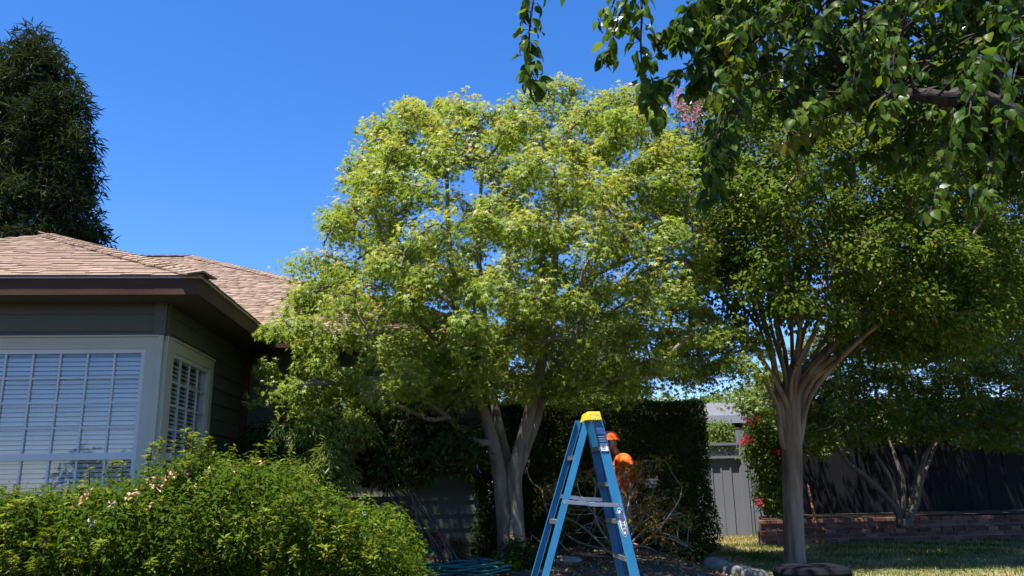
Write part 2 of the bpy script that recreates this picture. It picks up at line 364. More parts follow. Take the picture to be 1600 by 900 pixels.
def frusta(name, a, b, ra, rb, mat, parent, n=5):
    t = nrm(b-a); h = np.where(np.abs(t[:, 2:3]) < .9, np.array([[0, 0, 1.]]), np.array([[1., 0, 0]])); u = nrm(np.cross(t, h)); w = np.cross(t, u)
    ang = np.arange(n)*2*math.pi/n; c, s = np.cos(ang), np.sin(ang)
    ring = u[:, None, :]*c[None, :, None]+w[:, None, :]*s[None, :, None]
    e = (b-a)*.04
    V = np.concatenate([(a-e)[:, None, :]+ring*ra[:, None, None], (b+e)[:, None, :]+ring*rb[:, None, None]], 1)
    j = np.arange(n); q = np.stack([j, (j+1) % n, (j+1) % n+n, j+n], 1)
    F = (q[None]+(np.arange(len(a))*2*n)[:, None, None]).reshape(-1, 4)
    return big(name, V.reshape(-1, 3), F, mat, parent, smooth=True)
def limb_part(name, pts, r0, r1, mat, parent, sides=10, flare=0.0, noise_=.07, pw=1.0):
    L = np.linalg.norm(np.diff(pts, axis=0), axis=1).sum(); k = max(6, int(L/.07)); c = curve(pts, k); t = np.linspace(0, 1, k)
    rr = r0+(r1-r0)*t**pw
    if flare: rr = rr*(1+flare*np.exp(-t*L/.16))
    v, f = tube_geo(c, rr, sides, True, noise_); return mk(name, v, f, mat, parent, smooth=True)
def clumpy_plant(root, C, rad, per, templ, size, mat, name='foliage', tintf=None, szv=.3, **kw):
    p, n, d, idx, off = clump_leaves(C, rad, per, **kw); ct = rng.random(len(C))
    tint = .25+.35*ct[idx]+.25*rng.random(len(p))
    if tintf is not None: tint = tintf(p, idx, off, tint)
    return leaves(name, p, n, d, size*(1-szv/2+szv*rng.random(len(p))), templ, mat, root, tint)

# ================================================================ GROUND
def ground():
    xs = np.concatenate([[-900, -300, -100, -45, -25], np.arange(-14, 20.01, .35), [26, 45, 100, 300, 900]])
    ys = np.concatenate([[-900, -300, -100, -40, -20, -10], np.arange(-4, 24.01, .35), [28, 45, 100, 300, 900]])
    X, Y = np.meshgrid(xs, ys); Z = hz(X, Y)-.004; near = (np.abs(X) < 20) & (Y < 24) & (Y > -5)
    Z = Z+near*(rng.normal(size=Z.shape)*.012)*(X < 2.9)
    V = np.stack([X, Y, Z], -1).reshape(-1, 3); w = len(xs)
    i = np.arange((len(ys)-1)*w).reshape(len(ys)-1, w)[:, :-1].ravel()
    F = np.stack([i, i+1, i+1+w, i+w], 1)
    return big('ground', V, F, surf('garden_soil', [(.2, (.045, .032, .022)), (.5, (.085, .062, .044)), (.8, (.15, .115, .082))], (3, 3, 3), .95, .8, (40, 40, 40), bdist=.02), smooth=True, kind='structure')
ground()
LAWN = [(2.95, 5.5), (3.05, 9.2), (3.75, 12.1), (4.3, 15.8), (5.75, 15.8), (5.75, 13.45), (16, 13.45), (16, 5.5)]
def lawn():
    g = np.arange(0, 1.001, .1); V = []; F = []
    for (a, b, c, d) in [((2.95, 5.5), (16, 5.5), (16, 9.2), (3.05, 9.2)), ((3.05, 9.2), (16, 9.2), (16, 13.45), (3.9, 13.45)), ((3.9, 13.45), (5.95, 13.45), (5.95, 15.86), (4.3, 15.86))]:
        V += [(q[0], q[1], hz(q[0], q[1])+.012) for q in (a, b, c, d)]; n = len(V); F.append((n-4, n-3, n-2, n-1))
    mk('lawn', V, F, surf('lawn_turf', [(.3, (.055, .075, .02)), (.5, (.10, .11, .035)), (.62, (.20, .17, .075)), (.8, (.28, .22, .11))], (1.1, 1.1, 1.1), .95, .6, (60, 60, 60), det=8), kind='structure')
    N = 60000; x = rng.uniform(2.9, 11, N); y = rng.uniform(8.3, 15.9, N)
    k = inpoly(np.stack([x, y], 1), LAWN); x, y = x[k], y[k]; N = len(x)
    from mathutils import noise as mn
    dry = np.array([mn.noise(Vector((a*1.3, b*1.3, 3))) for a, b in zip(x, y)])
    pos = np.stack([x, y, hz(x, y)+.012], 1); up = np.tile((0, 0, 1.), (N, 1))+rng.normal(size=(N, 3))*.35
    fx = rng.normal(size=(N, 3)); sz = rng.uniform(.03, .075, N)*(1-.25*np.clip(dry*2, 0, 1))
    leaves('grass', pos, fx, up, sz, tdia(.10), M['grass'], None, .54+.8*dry+.2*rng.normal(size=N)+.35*ss(12.6, 15.0, y)*ss(8, 5.5, x))
lawn()

# ================================================================ HOUSE
WY, WX, MY = 8.0, -2.89, 11.0            # bay front, bay side and main front wall planes
house = thing('house', 'single storey green sided house with brown shingle roof and white trimmed windows', 'house', (WX, WY, 0))
EZ, OH, SL = 3.04, .44, .45
def wall(O, U, n, L, z0, z1, openings, mat):
    """core wall with lapped boards; U and n are axis directions"""
    O, U, n = [np.array(q, float) for q in (O, U, n)]
    c = O+U*L/2-n*.17; c[2] = (z0+z1)/2
    b = MB(); b.box(c, np.abs(U)*(L-.02)+np.abs(n)*.06+np.array((0, 0, z1-z0))); w = b.mk('wall', M['room'], house)
    z = z0; ex = .178
    while z < z1-.02:
        h = min(ex, z1-z); segs = [(0.0, L)]
        for (a, bb, c0, c1) in openings:
            if z+h > c0+.02 and z < c1-.02:
                segs = [s for (p, q) in segs for s in ((p, min(q, a)), (max(p, bb), q)) if s[1]-s[0] > .03]
        parts = [(p, q, z, h) for p, q in segs]
        for (a, bb, c0, c1) in openings:
            if z+h > c0+.02 and z < c1-.02:
                if z+h > c1+.015: parts.append((a, bb, c1-.02, z+h-c1+.02))
                if z < c0-.015: parts.append((a, bb, z, c0-z-.0))
        for (p, q, zz, h) in parts:
            mid = O+U*(p+q)/2+n*(-.006); mid[2] = zz+h/2
            size = np.abs(U)*(q-p-.003)+np.abs(n)*.014+np.array((0, 0, h+(.025 if zz+h > z+ex-.01 or zz+h >= z1-.01 else 0)))
            tilt = math.atan(.02/ex); rot = (tilt*(-n[1]) if False else 0, 0, 0)
            rot = (n[1]*-tilt*-1*-1 if n[1] else 0, n[0]*tilt if n[0] else 0, 0)
            rot = (tilt if n[1] < 0 else 0, -tilt if n[0] > 0 else 0, 0)
            rot = (-rot[0], rot[1], 0)
            piece('siding_board', mat, mid, size, w, rot)
        z += ex
    return w
def window(O, U, n, u0, u1, z0, z1, cols, rows, rail=None, trim=.10, label=None, apron=.0, tt=None):
    O, U, n = [np.array(q, float) for q in (O, U, n)]; aU, an = np.abs(U), np.abs(n); tt = tt or trim
    def B(mb, a, b, c, d, o0, o1):
        ctr = O+U*(a+b)/2+n*(o0+o1)/2; ctr[2] = (c+d)/2
        mb.box(ctr, aU*abs(b-a)+an*abs(o1-o0)+np.array((0, 0, d-c)))
    def Pc(name, mat, par, a, b, c, d, o0, o1, rot=None, bev=0):
        ctr = O+U*(a+b)/2+n*(o0+o1)/2; ctr[2] = (c+d)/2
        return piece(name, mat, ctr, aU*abs(b-a)+an*abs(o1-o0)+np.array((0, 0, d-c)), par, rot, bev)
    mb = MB(); B(mb, u0-trim, u0, z0-trim, z1+tt, -.02, .024); B(mb, u1, u1+trim, z0-trim, z1+tt, -.02, .024)
    B(mb, u0+.001, u1-.001, z1, z1+tt-.002, -.02, .021); B(mb, u0+.001, u1-.001, z0-trim, z0, -.02, .021)
    B(mb, u0-trim-.01, u1+trim+.01, z1+tt, z1+tt+.018, -.02, .04)
    w = mb.mk('window', M['trim'], house, label=label)
    f = .042; mb = MB(); zs = [z0+f, z1-f]
    B(mb, u0, u0+f, z0, z1, -.09, .008); B(mb, u1-f, u1, z0, z1, -.09, .008); B(mb, u0+f, u1-f, z0, z0+f, -.09, .006); B(mb, u0+f, u1-f, z1-f, z1, -.09, .006)
    if rail: B(mb, u0+f, u1-f, rail-.035, rail+.03, -.09, .007)
    mb.mk('frame', M['vinyl'], w)
    fl = [(z0+f, rail-.035, None), (rail+.03, z1-f, rows)] if rail else [(z0+f, z1-f, rows)]
    for (a, b, rw) in fl:
        g = MB(); B(g, u0+f, u1-f, a, b, -.034, -.028); g.mk('pane', M['glass'], w)
        for i in range(1, cols):
            u = u0+f+(u1-u0-2*f)*i/cols; Pc('muntin', M['vinyl'], w, u-.009, u+.009, a, b, -.027, -.008)
        k = rw or 0
        for i in range(1, k):
            z = a+(b-a)*i/k; Pc('muntin', M['vinyl'], w, u0+f, u1-f, z-.009, z+.009, -.0265, -.0085)
    z = z0+.05
    while z < z1-.05:
        t = R(46) if n[1] else R(46)
        Pc('blind_slat', M['slat'], w, u0+.03, u1-.03, z-.0015, z+.0015, -.112, -.064, (t, 0, 0) if n[1] else (0, t, 0)); z += .0445
    return w
# bay: front window wraps to the corner, side window beyond it
zt = P(224, 545, WY)[2]; zr = P(180, 712, WY)[2]; ur = P(224, 600, WY)[0]-WX
Lb = 5.6; zb = .82
wall((WX-Lb, WY, 0), (1, 0, 0), (0, -1, 0), Lb, .12, 2.9, [(Lb-2.1, Lb, zb-.10, zt+.115)], M['siding'])
window((WX, WY, 0), (1, 0, 0), (0, -1, 0), ur-1.88, ur, zb, zt, 7, 4, zr, .11, 'front window with white grid and pale horizontal blinds', tt=.115)
def sideY(px, py): return PX(px, py, WX)[1]
y0, y1 = sideY(268, 560), sideY(326, 580)
wall((WX, WY, 0), (0, 1, 0), (1, 0, 0), MY-WY, .12, 2.9, [(0, y1-WY+.10, zb-.10, zt+.115)], M['siding'])
window((WX, WY, 0), (0, 1, 0), (1, 0, 0), y0-WY, y1-WY, zb, zt, 4, 4, zr, .11, 'side window with white grid near the corner', tt=.115)
mb = MB(); mb.box((WX-(abs(ur)-.11)/2-.0, WY-.012, (zb-.1+zt+.128)/2), (abs(ur)-.115, .05, zt+.228-zb)); mb.box((WX+.012, (WY+y0-.11)/2, (zb-.1+zt+.128)/2), (.05, y0-.11-WY-.004, zt+.228-zb))
mb.mk('corner_post', M['trim'], house)
mb = MB(); mb.box((WX-.05, WY-.014, (zt+.13+2.9)/2), (.115, .026, 2.9-zt-.13)); mb.box((WX+.013, WY+.045, (zt+.13+2.9)/2), (.026, .09, 2.9-zt-.134))
mb.mk('corner_board', M['siding'], house)
mb = MB(); mb.box((WX-.05, WY-.014, (zb-.1)/2+.06), (.115, .026, zb-.22)); mb.box((WX+.013, WY+.045, (zb-.1)/2+.06), (.026, .09, zb-.222)); mb.mk('corner_board', M['siding'], house)
# main wall
EX = .36
mx0, mx1 = P(507, 620, MY)[0]+.10, P(645, 740, MY)[0]-.10; mz0, mz1 = P(600, 766, MY)[2]+.02, 2.42
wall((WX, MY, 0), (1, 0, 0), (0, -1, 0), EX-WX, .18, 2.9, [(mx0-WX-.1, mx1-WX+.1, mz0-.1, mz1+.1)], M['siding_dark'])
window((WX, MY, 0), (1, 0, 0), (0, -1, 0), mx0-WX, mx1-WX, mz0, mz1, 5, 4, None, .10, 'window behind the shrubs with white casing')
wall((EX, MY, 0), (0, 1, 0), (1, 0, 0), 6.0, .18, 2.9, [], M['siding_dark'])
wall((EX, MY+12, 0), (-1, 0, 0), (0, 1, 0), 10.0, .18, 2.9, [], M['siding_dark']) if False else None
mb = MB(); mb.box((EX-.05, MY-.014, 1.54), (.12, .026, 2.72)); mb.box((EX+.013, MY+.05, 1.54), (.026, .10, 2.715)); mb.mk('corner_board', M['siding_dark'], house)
mb = MB(); a = P(668, 838, MY); mb.box((a[0], MY-.028, a[2]), (.36, .02, .14))
vent = mb.mk('foundation_vent', M['room'], house)
for k in range(4): piece('louvre', M['fascia'], (a[0], MY-.04, a[2]-.05+.033*k), (.32, .012, .008), vent)
mb = MB(); mb.box((WX-Lb/2, WY+.03, .06), (Lb-.02, .10, .14)); mb.box((WX-.04, (WY+MY)/2, .07), (.08, MY-WY-.1, .16)); mb.box(((WX+EX)/2, MY+.05, .12), (EX-WX-.02, .08, .16)); mb.mk('foundation', flat('concrete', (.24, .23, .21), .9), house)
# roofs
def plane_roof():
    a = (WX+OH, WY-OH, EZ); t = 3.0; ap = (a[0]-t, a[1]+t, EZ+SL*t); b = (a[0]-2*t, a[1], EZ); ey = MY-OH; D = 6.6; ex = EX+.42
    rt = (ap[0], ey+(ap[2]-EZ)/SL+.0, ap[2])
    v = [a, ap, b, (a[0], ey+.1, EZ), (b[0], ey+.1, EZ), rt]; 
    bay = mk('roof', v, [(2, 0, 1), (0, 3, 5, 1), (1, 5, 4, 2)], M['shinglebase'], house)
    r1 = (ex-D, ey+D, EZ+SL*D); r0 = (-9.5, ey+D, EZ+SL*D)
    v = [(-9.5, ey, EZ), (ex, ey, EZ), r1, r0, (ex, ey+2*D, EZ), (-9.5, ey+2*D, EZ)]
    main = mk('roof', v, [(0, 1, 2, 3), (1, 4, 2), (3, 2, 4, 5)], M['shinglebase'], house)
    return bay, main, a, b, ap, ey, D, ex, r0, r1
bay, main, bA, bB, bAp, eY, mD, eX, r0, r1 = plane_roof()
def shingle_boxes(O, U, V, uL, uR, vmax, ex=.122):
    O, U, V = np.array(O, float), nrm(np.array(U, float)), nrm(np.array(V, float)); N = np.cross(U, V); N = N if N[2] > 0 else -N; out = []; v = -.02
    while v < vmax:
        a, b = uL(v), uR(v); u = a-rng.random()*.25
        while u < b:
            w = rng.choice([.10, .14, .18, .24, .30]); p, q = max(u, a), min(u+w-.004, b)
            if q-p > .02: out.append((O+U*(p+q)/2+V*(v+.5*(ex+.03)), q-p, ex+.03, rng.uniform(.009, .017)))
            u += w
        v += ex
    return out, U, V, N
def put_shingles(par, boxes, U, V, N, single=0):
    tl = R(4.0); Vt = V*math.cos(tl)-N*math.sin(tl); Nt = N*math.cos(tl)+V*math.sin(tl)
    rot = Matrix((U, Vt, Nt)).transposed().to_euler()
    if single:
        boxes.sort(key=lambda q: np.linalg.norm(q[0]-np.array((-2.6, 4, 1)))) if False else boxes.sort(key=lambda q: np.linalg.norm(q[0]-EYE))
        for c, w, l, h in boxes[:single]: piece('shingle', M['shingle'], c+N*(.012+h/2), (w, l, h), par, rot)
        boxes = boxes[single:]
    if not boxes: return
    C = np.array([b[0] for b in boxes]); S = np.array([b[1:] for b in boxes])
    k = np.array([(x, y, z) for x in (-.5, .5) for y in (-.5, .5) for z in (-.5, .5)])
    C = C+N*(.012+S[:, 2:3]/2)
    W = C[:, None]+k[None, :, 0, None]*S[:, None, 0, None]*U+k[None, :, 1, None]*S[:, None, 1, None]*Vt+k[None, :, 2, None]*S[:, None, 2, None]*Nt
    F = (np.array(BOXF)[None]+(np.arange(len(C))*8)[:, None, None]).reshape(-1, 4)
    big('shingles', W.reshape(-1, 3), F, M['shinglefar'], par, np.repeat(rng.random(len(C))*.5, 8))
c45 = math.sqrt(1+SL*SL)
sb = shingle_boxes(bB, (1, 0, 0), (0, 1, SL), lambda v: v/c45, lambda v: 6-v/c45, 3*c45); put_shingles(bay, *sb, single=270)
sb = shingle_boxes(bA, (0, 1, 0), (-1, 0, SL), lambda v: v/c45, lambda v: 3.0+v/c45, 3*c45); put_shingles(bay, *sb)
sb = shingle_boxes((-9.5, eY, EZ), (1, 0, 0), (0, 1, SL), lambda v: 0, lambda v: 9.5+eX-v/c45, mD*c45); put_shingles(main, *sb)
sb = shingle_boxes((eX, eY, EZ), (0, 1, 0), (-1, 0, SL), lambda v: v/c45, lambda v: 2*mD-v/c45, mD*c45); put_shingles(main, *sb)
def cap_mesh():
    s = math.atan(SL/math.sqrt(2+0)); hw = .15; t = .016; L = .2; v = []
    for y in (-L/2, L/2):
        for x, z in ((-hw, -hw*math.tan(s)), (0, 0), (hw, -hw*math.tan(s))):
            v += [(x, y, z), (x, y, z+t)]
    f = []
    for q in (0, 2): f += [(q, q+6, q+8, q+2), (q+1, q+3, q+9, q+7)]
    f += [(0, 1, 7, 6), (4, 10, 11, 5), (0, 2, 3, 1), (2, 4, 5, 3), (6, 7, 9, 8), (8, 9, 11, 10)]
    me = bpy.data.meshes.new('hip_shingle'); me.from_pydata(v, [], f); me.materials.append(M['shingle']); return me
capme = cap_mesh()
def hipcaps(par, a, b, stepl=.145):
    a, b = np.array(a, float), np.array(b, float); d = b-a; L = np.linalg.norm(d); d /= L; s = nrm(np.cross(d, (0, 0, 1))); up = np.cross(s, d)
    tl = R(5); dt = d*math.cos(tl)-up*math.sin(tl); ut = np.cross(s, dt)
    e = Matrix((s, dt, ut)).transposed().to_euler()
    for i in range(int(L/stepl)):
        o = bpy.data.objects.new('hip_shingle', capme); COL.objects.link(o); o.parent = par; ORI[o] = ORI[par]
        o.location = [float(q) for q in a+d*(i+.45)*stepl+up*.042-ORI[par]]; o.rotation_euler = e; o.scale = (rng.uniform(.92, 1.06), 1, 1)
hipcaps(bay, bA, bAp); hipcaps(main, (eX, eY, EZ), r1); hipcaps(main, r1, np.array(r1)+np.array((-4.0, 0, 0)))
# fascia, soffit, drip edge
def fasc(segs):
    mb = MB()
    for c, s in segs: mb.box(c, s)
    return mb.mk('fascia', M['fascia'], house)
fz, fh = EZ-.092, .155
fasc([((bA[0]-3.0, bA[1]+.018, fz), (6.0, .036, fh))]); fasc([((bA[0]-.018, (bA[1]+eY)/2+.02, fz-.001), (.036, eY-bA[1]-.036, fh))])
fasc([((bA[0]+(eX-bA[0])/2, eY+.018, fz), (eX-bA[0], .036, fh))]); fasc([((eX-.018, eY+mD+.02, fz-.001), (.036, 2*mD-.04, fh))])
mb = MB(); mb.box((bA[0]-3.0, bA[1]-.006, EZ-.006), (6.04, .03, .012)); mb.box((bA[0]+.006, (bA[1]+eY)/2, EZ-.007), (.03, eY-bA[1], .012)); mb.box(((bA[0]+eX)/2+.02, eY-.006, EZ-.006), (eX-bA[0], .03, .012)); mb.mk('drip_edge', M['flash'], house)
mb = MB(); mb.box((bA[0]-3.0, bA[1]+.25, 2.89), (5.92, .42, .012)); mb.box((bA[0]-.25, (bA[1]+eY)/2+.22, 2.889), (.42, eY-bA[1]+.4, .012)); mb.box(((bA[0]+eX)/2, eY+.25, 2.89), (eX-bA[0]-.05, .42, .012)); mb.box((eX-.25, eY+3.5, 2.889), (.42, 6, .012)); mb.mk('soffit', M['soffit'], house)
dx = P(378, 660, MY-.1)[0]
mb = MB(); mb.box((WX+.05, MY-.06, 1.45), (.075, .055, 2.5)); mb.tube(curve([(WX+.05, MY-.06, 2.68), (WX+.1, MY-.1, 2.78), (WX+.25, MY-.3, 2.86)], 8), .034, 8)
ds = mb.mk('downspout', M['fascia'], house)
for z in (.8, 2.2): piece('bracket', M['flash'], (WX+.05, MY-.06, z), (.085, .066, .02), ds)

# ================================================================ TREES
def P3(l): return np.array([P(*q) for q in l])
def tint_tip(p, idx, off, t):           # orange new growth on the outer top of some clumps
    return t
# ---- the maple in the middle
rng = np.random.default_rng(21)
TY = 9.9
mb_ = P(796, 880, TY); mb_[2] = hz(mb_[0], TY)-.03
tree = thing('maple_tree', 'broad yellow green maple with forked grey trunk in front of the house', 'tree', mb_)
def px3(l): return np.array([P(a, b, TY+c) for a, b, c in l])
base = [tuple(mb_)]
tl = np.vstack([[mb_], px3([(788, 800, 0), (780, 740, -.02), (770, 690, -.05), (756, 645, -.12), (738, 590, -.25), (722, 530, -.4), (712, 480, -.5), (705, 420, -.6), (700, 340, -.6), (698, 260, -.6)])])
tm = np.vstack([[mb_+np.array((.04, .02, 0))], px3([(797, 800, .05), (794, 750, .1), (787, 705, .1), (778, 660, .15), (770, 610, .25), (762, 540, .4), (752, 460, .5), (748, 400, .5), (750, 320, .5), (756, 240, .5)])])
tr = np.vstack([[mb_+np.array((.06, -.03, 0))], px3([(804, 800, -.03), (804, 740, -.03), (813, 700, -.1), (826, 650, -.2), (838, 600, -.35), (850, 550, -.5), (862, 480, -.65), (868, 400, -.7), (872, 300, -.6), (880, 210, -.5)])])
t4 = px3([(806, 745, .05), (820, 705, .1), (838, 655, .25), (850, 605, .4), (880, 560, .6), (905, 500, .8), (930, 420, .9), (945, 330, .9), (955, 220, .7)])
lims = [(tl, .112, .02), (tm, .108, .018), (tr, .122, .02), (t4, .08, .018),
        (px3([(771, 692, -.05), (745, 690, -.15), (718, 672, -.35), (700, 652, -.5), (672, 630, -.7), (640, 600, -.9), (600, 570, -1.1)]), .05, .018),
        (px3([(700, 652, -.5), (672, 655, -.6), (640, 642, -.8), (600, 625, -1.0), (540, 600, -1.2)]), .032, .014),
        (px3([(738, 590, -.25), (690, 540, -.7), (640, 490, -1.1), (580, 440, -1.3)]), .045, .015),
        (px3([(762, 540, .4), (700, 470, .7), (640, 400, 1.0), (590, 330, 1.1)]), .045, .015),
        (px3([(838, 630, -.2), (880, 610, -.5), (930, 600, -.9), (985, 585, -1.1), (1040, 560, -1.2)]), .04, .013),
        (px3([(850, 605, .4), (905, 605, .5), (960, 585, .55), (1020, 560, .6), (1080, 545, .6)]), .035, .012),
        (px3([(905, 500, .8), (980, 430, 1.0), (1050, 360, 1.0), (1085, 280, .9)]), .04, .012),
        (px3([(862, 480, -.65), (930, 430, -1.1), (1000, 400, -1.4), (1070, 380, -1.4)]), .04, .012),
        (px3([(852, 545, -.5), (880, 570, -1.0), (910, 520, -1.6), (915, 480, -1.9)]), .03, .012)]
MPOLY = [(640, 152), (665, 160), (705, 150), (750, 172), (790, 150), (830, 140), (872, 108), (915, 122), (945, 142), (990, 138), (1045, 195), (1085, 215), (1100, 270), (1108, 340), (1128, 410), (1132, 460), (1125, 495),
         (1170, 515), (1205, 545), (1160, 598), (1085, 605), (1005, 612), (960, 630), (900, 628), (840, 632), (770, 618), (690, 628), (620, 640), (560, 638), (530, 640), (480, 640), (430, 622), (385, 612), (380, 580), (408, 520), (440, 490), (458, 450), (462, 412), (500, 385), (514, 330), (535, 285), (528, 255), (565, 235), (568, 195), (605, 182), (620, 160)]
def keep_house(p): return ~((p[:, 0] < .9) & (p[:, 1] > 10.2) & (p[:, 2] < 3.5)) & ~((p[:, 0] < -2.3) & (p[:, 1] > 9.9) & (p[:, 2] < 3.6))
GAPS = [(735, 285, 24, 40), (845, 300, 20, 30), (585, 454, 26, 9), (780, 405, 24, 18), (1025, 505, 30, 16), (905, 440, 16, 14), (690, 470, 16, 16), (1035, 598, 40, 12), (655, 260, 12, 18), (900, 540, 18, 22), (775, 500, 18, 30)]
MC = crown(MPOLY, TY, 2.35, 540, .3, GAPS, edge=9, sep=.212, keep=keep_house, dmax=200, back=.9)
centre = np.array((mb_[0]+.1, TY, 3.6))
pos, par, rad, nl = grow(lims, MC, start=0)
for (pts, a, b), k in zip(lims, range(99)): limb_part('trunk' if k < 3 else 'limb', pts, a, b, M['maplebark'], tree, 14 if k < 4 else 9, .45 if k < 3 else 0, .08, .8)
ex = []
for c in MC:
    for _ in range(4):
        e = c+np.clip(rng.normal(size=3), -1.1, 1.1)*(.14, .14, .07)+(0, 0, .03); ex.append((c-(0, 0, .03), e, .006, .003))
twig_mesh('twig', pos, par, rad, nl, M['maplebark'], tree, 5, ex)
ct = rng.random(len(MC)); cr = rng.uniform(.17, .37, len(MC))
p, n, d, idx, off = clump_leaves(MC, cr, 195, flat_=.64, up=.85, outw=.55, rnd=.6, droop=.4, stretch=.45, centre=centre)
ray = np.array(SUN); g_ = P(966, 722, 11.4); w_ = p-g_; dl = np.linalg.norm(w_-ray*(w_@ray)[:, None], axis=1); ks = keep_house(p) & (dl > .24); hi = ss(1.8, 3.4, p[:, 2])  # leaves cleared along the sun line to let light onto the person
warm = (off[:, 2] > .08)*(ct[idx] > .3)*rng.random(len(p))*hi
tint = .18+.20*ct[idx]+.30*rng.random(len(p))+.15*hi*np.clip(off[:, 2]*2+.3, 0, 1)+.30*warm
sz = rng.uniform(.038, .068, len(p))
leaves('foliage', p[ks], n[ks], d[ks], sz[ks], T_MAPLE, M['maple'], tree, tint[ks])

# ---- crepe myrtle on the lawn
rng = np.random.default_rng(22)
CY = 10.4
cb = P(1241, 886, CY); cb[2] = hz(cb[0], CY)
myr = thing('crepe_myrtle', 'crepe myrtle with straight smooth trunk fanning into many upright limbs, on the lawn', 'tree', cb)
def cx3(l): return np.array([P(a, b, CY+c) for a, b, c in l])
tk = np.vstack([[cb], cx3([(1240, 840, 0), (1239, 780, 0), (1238, 720, 0), (1238, 670, 0), (1238, 625, 0), (1241, 585, .02), (1246, 550, .03)])])
LM = [(tk, .13, .04),
      (cx3([(1222, 690, -.03), (1216, 640, -.06), (1204, 612, -.1), (1186, 580, -.2), (1166, 568, -.35), (1136, 566, -.5), (1105, 572, -.6)]), .07, .02),
      (cx3([(1228, 680, 0), (1217, 620, -.02), (1206, 550, -.1), (1190, 490, -.2), (1170, 420, -.3), (1150, 350, -.3), (1140, 260, -.3)]), .095, .025),
      (cx3([(1232, 680, .05), (1226, 620, .15), (1228, 560, .3), (1214, 500, .5), (1200, 430, .7), (1205, 330, .8), (1200, 230, .8)]), .07, .02),
      (cx3([(1238, 680, -.05), (1240, 610, -.1), (1246, 550, -.2), (1254, 480, -.4), (1268, 410, -.5), (1264, 320, -.6), (1262, 220, -.6)]), .085, .022),
      (cx3([(1246, 680, .0), (1256, 620, .0), (1288, 565, .1), (1308, 520, .1), (1318, 470, .1), (1344, 425, .1), (1362, 360, .1), (1370, 250, .1)]), .08, .022),
      (cx3([(1250, 690, -.03), (1264, 625, -.15), (1300, 575, -.4), (1345, 530, -.7), (1400, 480, -.9), (1450, 400, -1.0)]), .07, .02),
      (cx3([(1240, 680, .06), (1242, 600, .25), (1256, 520, .6), (1285, 440, .9), (1310, 340, 1.1), (1320, 220, 1.1)]), .07, .02),
      (cx3([(1236, 590, .0), (1250, 520, -.5), (1230, 450, -.9), (1225, 350, -1.1)]), .04, .016),
      (cx3([(1300, 545, .1), (1345, 500, .5), (1420, 440, .9), (1500, 360, 1.0)]), .045, .016),
      (cx3([(1310, 520, .1), (1360, 505, .0), (1440, 480, .1), (1540, 440, .1)]), .04, .016)]
for k in range(14):
    a0 = 1210+k*5.2; a1 = 1120+k*32+rng.normal()*12; dd = rng.uniform(-1.0, 1.0)
    LM.append((cx3([(1236+.12*(a0-1236), 640, dd*.05), (a0+rng.normal()*4, 585, dd*.25), ((a0+a1)/2+rng.normal()*8, 500, dd*.6), (a1, 400, dd*.9), (a1+rng.normal()*20, 300, dd)]), rng.uniform(.028, .045), .012))
for k in range(1, 9): a, q0, q1 = LM[k]; LM[k] = (np.vstack([cx3([(1239+k-4, 780, 0), (1239+.25*(1222+k*4-1238), 725, .0)]), a]), q0*.66, q1*.9)
for k, (a, r0_, r1_) in enumerate(LM): limb_part('trunk' if k == 0 else 'limb', a, r0_, r1_, M['myrtlebark'], myr, 16 if k == 0 else 9, .22 if k == 0 else 0, .08 if k else .065, .9 if k else 5)
CP = [(1062, 165), (1085, 138), (1120, 128), (1180, 108), (1300, 95), (1420, 85), (1560, 120), (1640, 290), (1630, 470), (1540, 560), (1440, 570), (1370, 540), (1320, 575), (1270, 545), (1215, 555), (1160, 520), (1118, 470), (1102, 350), (1090, 260), (1066, 225)]
CG = [(1235, 545, 32, 60), (1290, 520, 24, 40), (1190, 470, 22, 55), (1265, 440, 18, 30), (1345, 480, 18, 25), (1375, 430, 16, 10)]
CC = crown(CP, CY, 1.9, 520, .2, CG, edge=6, sep=.2, dmax=170)
pos, par, rad, nl = grow(LM[1:], CC)
twig_mesh('twig', pos, par, rad, nl, M['myrtlebark'], myr, 5)
clumpy_plant(myr, CC, rng.uniform(.2, .42, len(CC)), 210, T_OVAL, .075, M['myrtle'], flat_=.8, up=.7, outw=.6, rnd=.6, droop=.2, centre=np.array((cb[0], CY, 3.4)))
FC = P3([(1062, 148, CY-1.0), (1068, 170, CY-1.2), (1096, 140, CY-1.2), (1078, 188, CY-1.5), (1096, 152, CY-1.0), (1058, 158, CY-.9), (1088, 172, CY-1.4), (1352, 372, CY-1.7), (1176, 120, CY-.3), (1066, 160, CY)])
for i, c in enumerate(FC):
    p_ = c+rng.normal(size=(70, 3))*(.045, .045, .06); leaves('flower_cluster', p_, rng.normal(size=(70, 3)), rng.normal(size=(70, 3)), rng.uniform(.025, .045, 70), T_OVAL, M['pink'], myr, rng.random(70))
    tw = frusta('flower_stalk', (c-(0, 0, .14))[None], c[None], np.array([.006]), np.array([.003]), M['myrtlebark'], myr)

rng = np.random.default_rng(23)
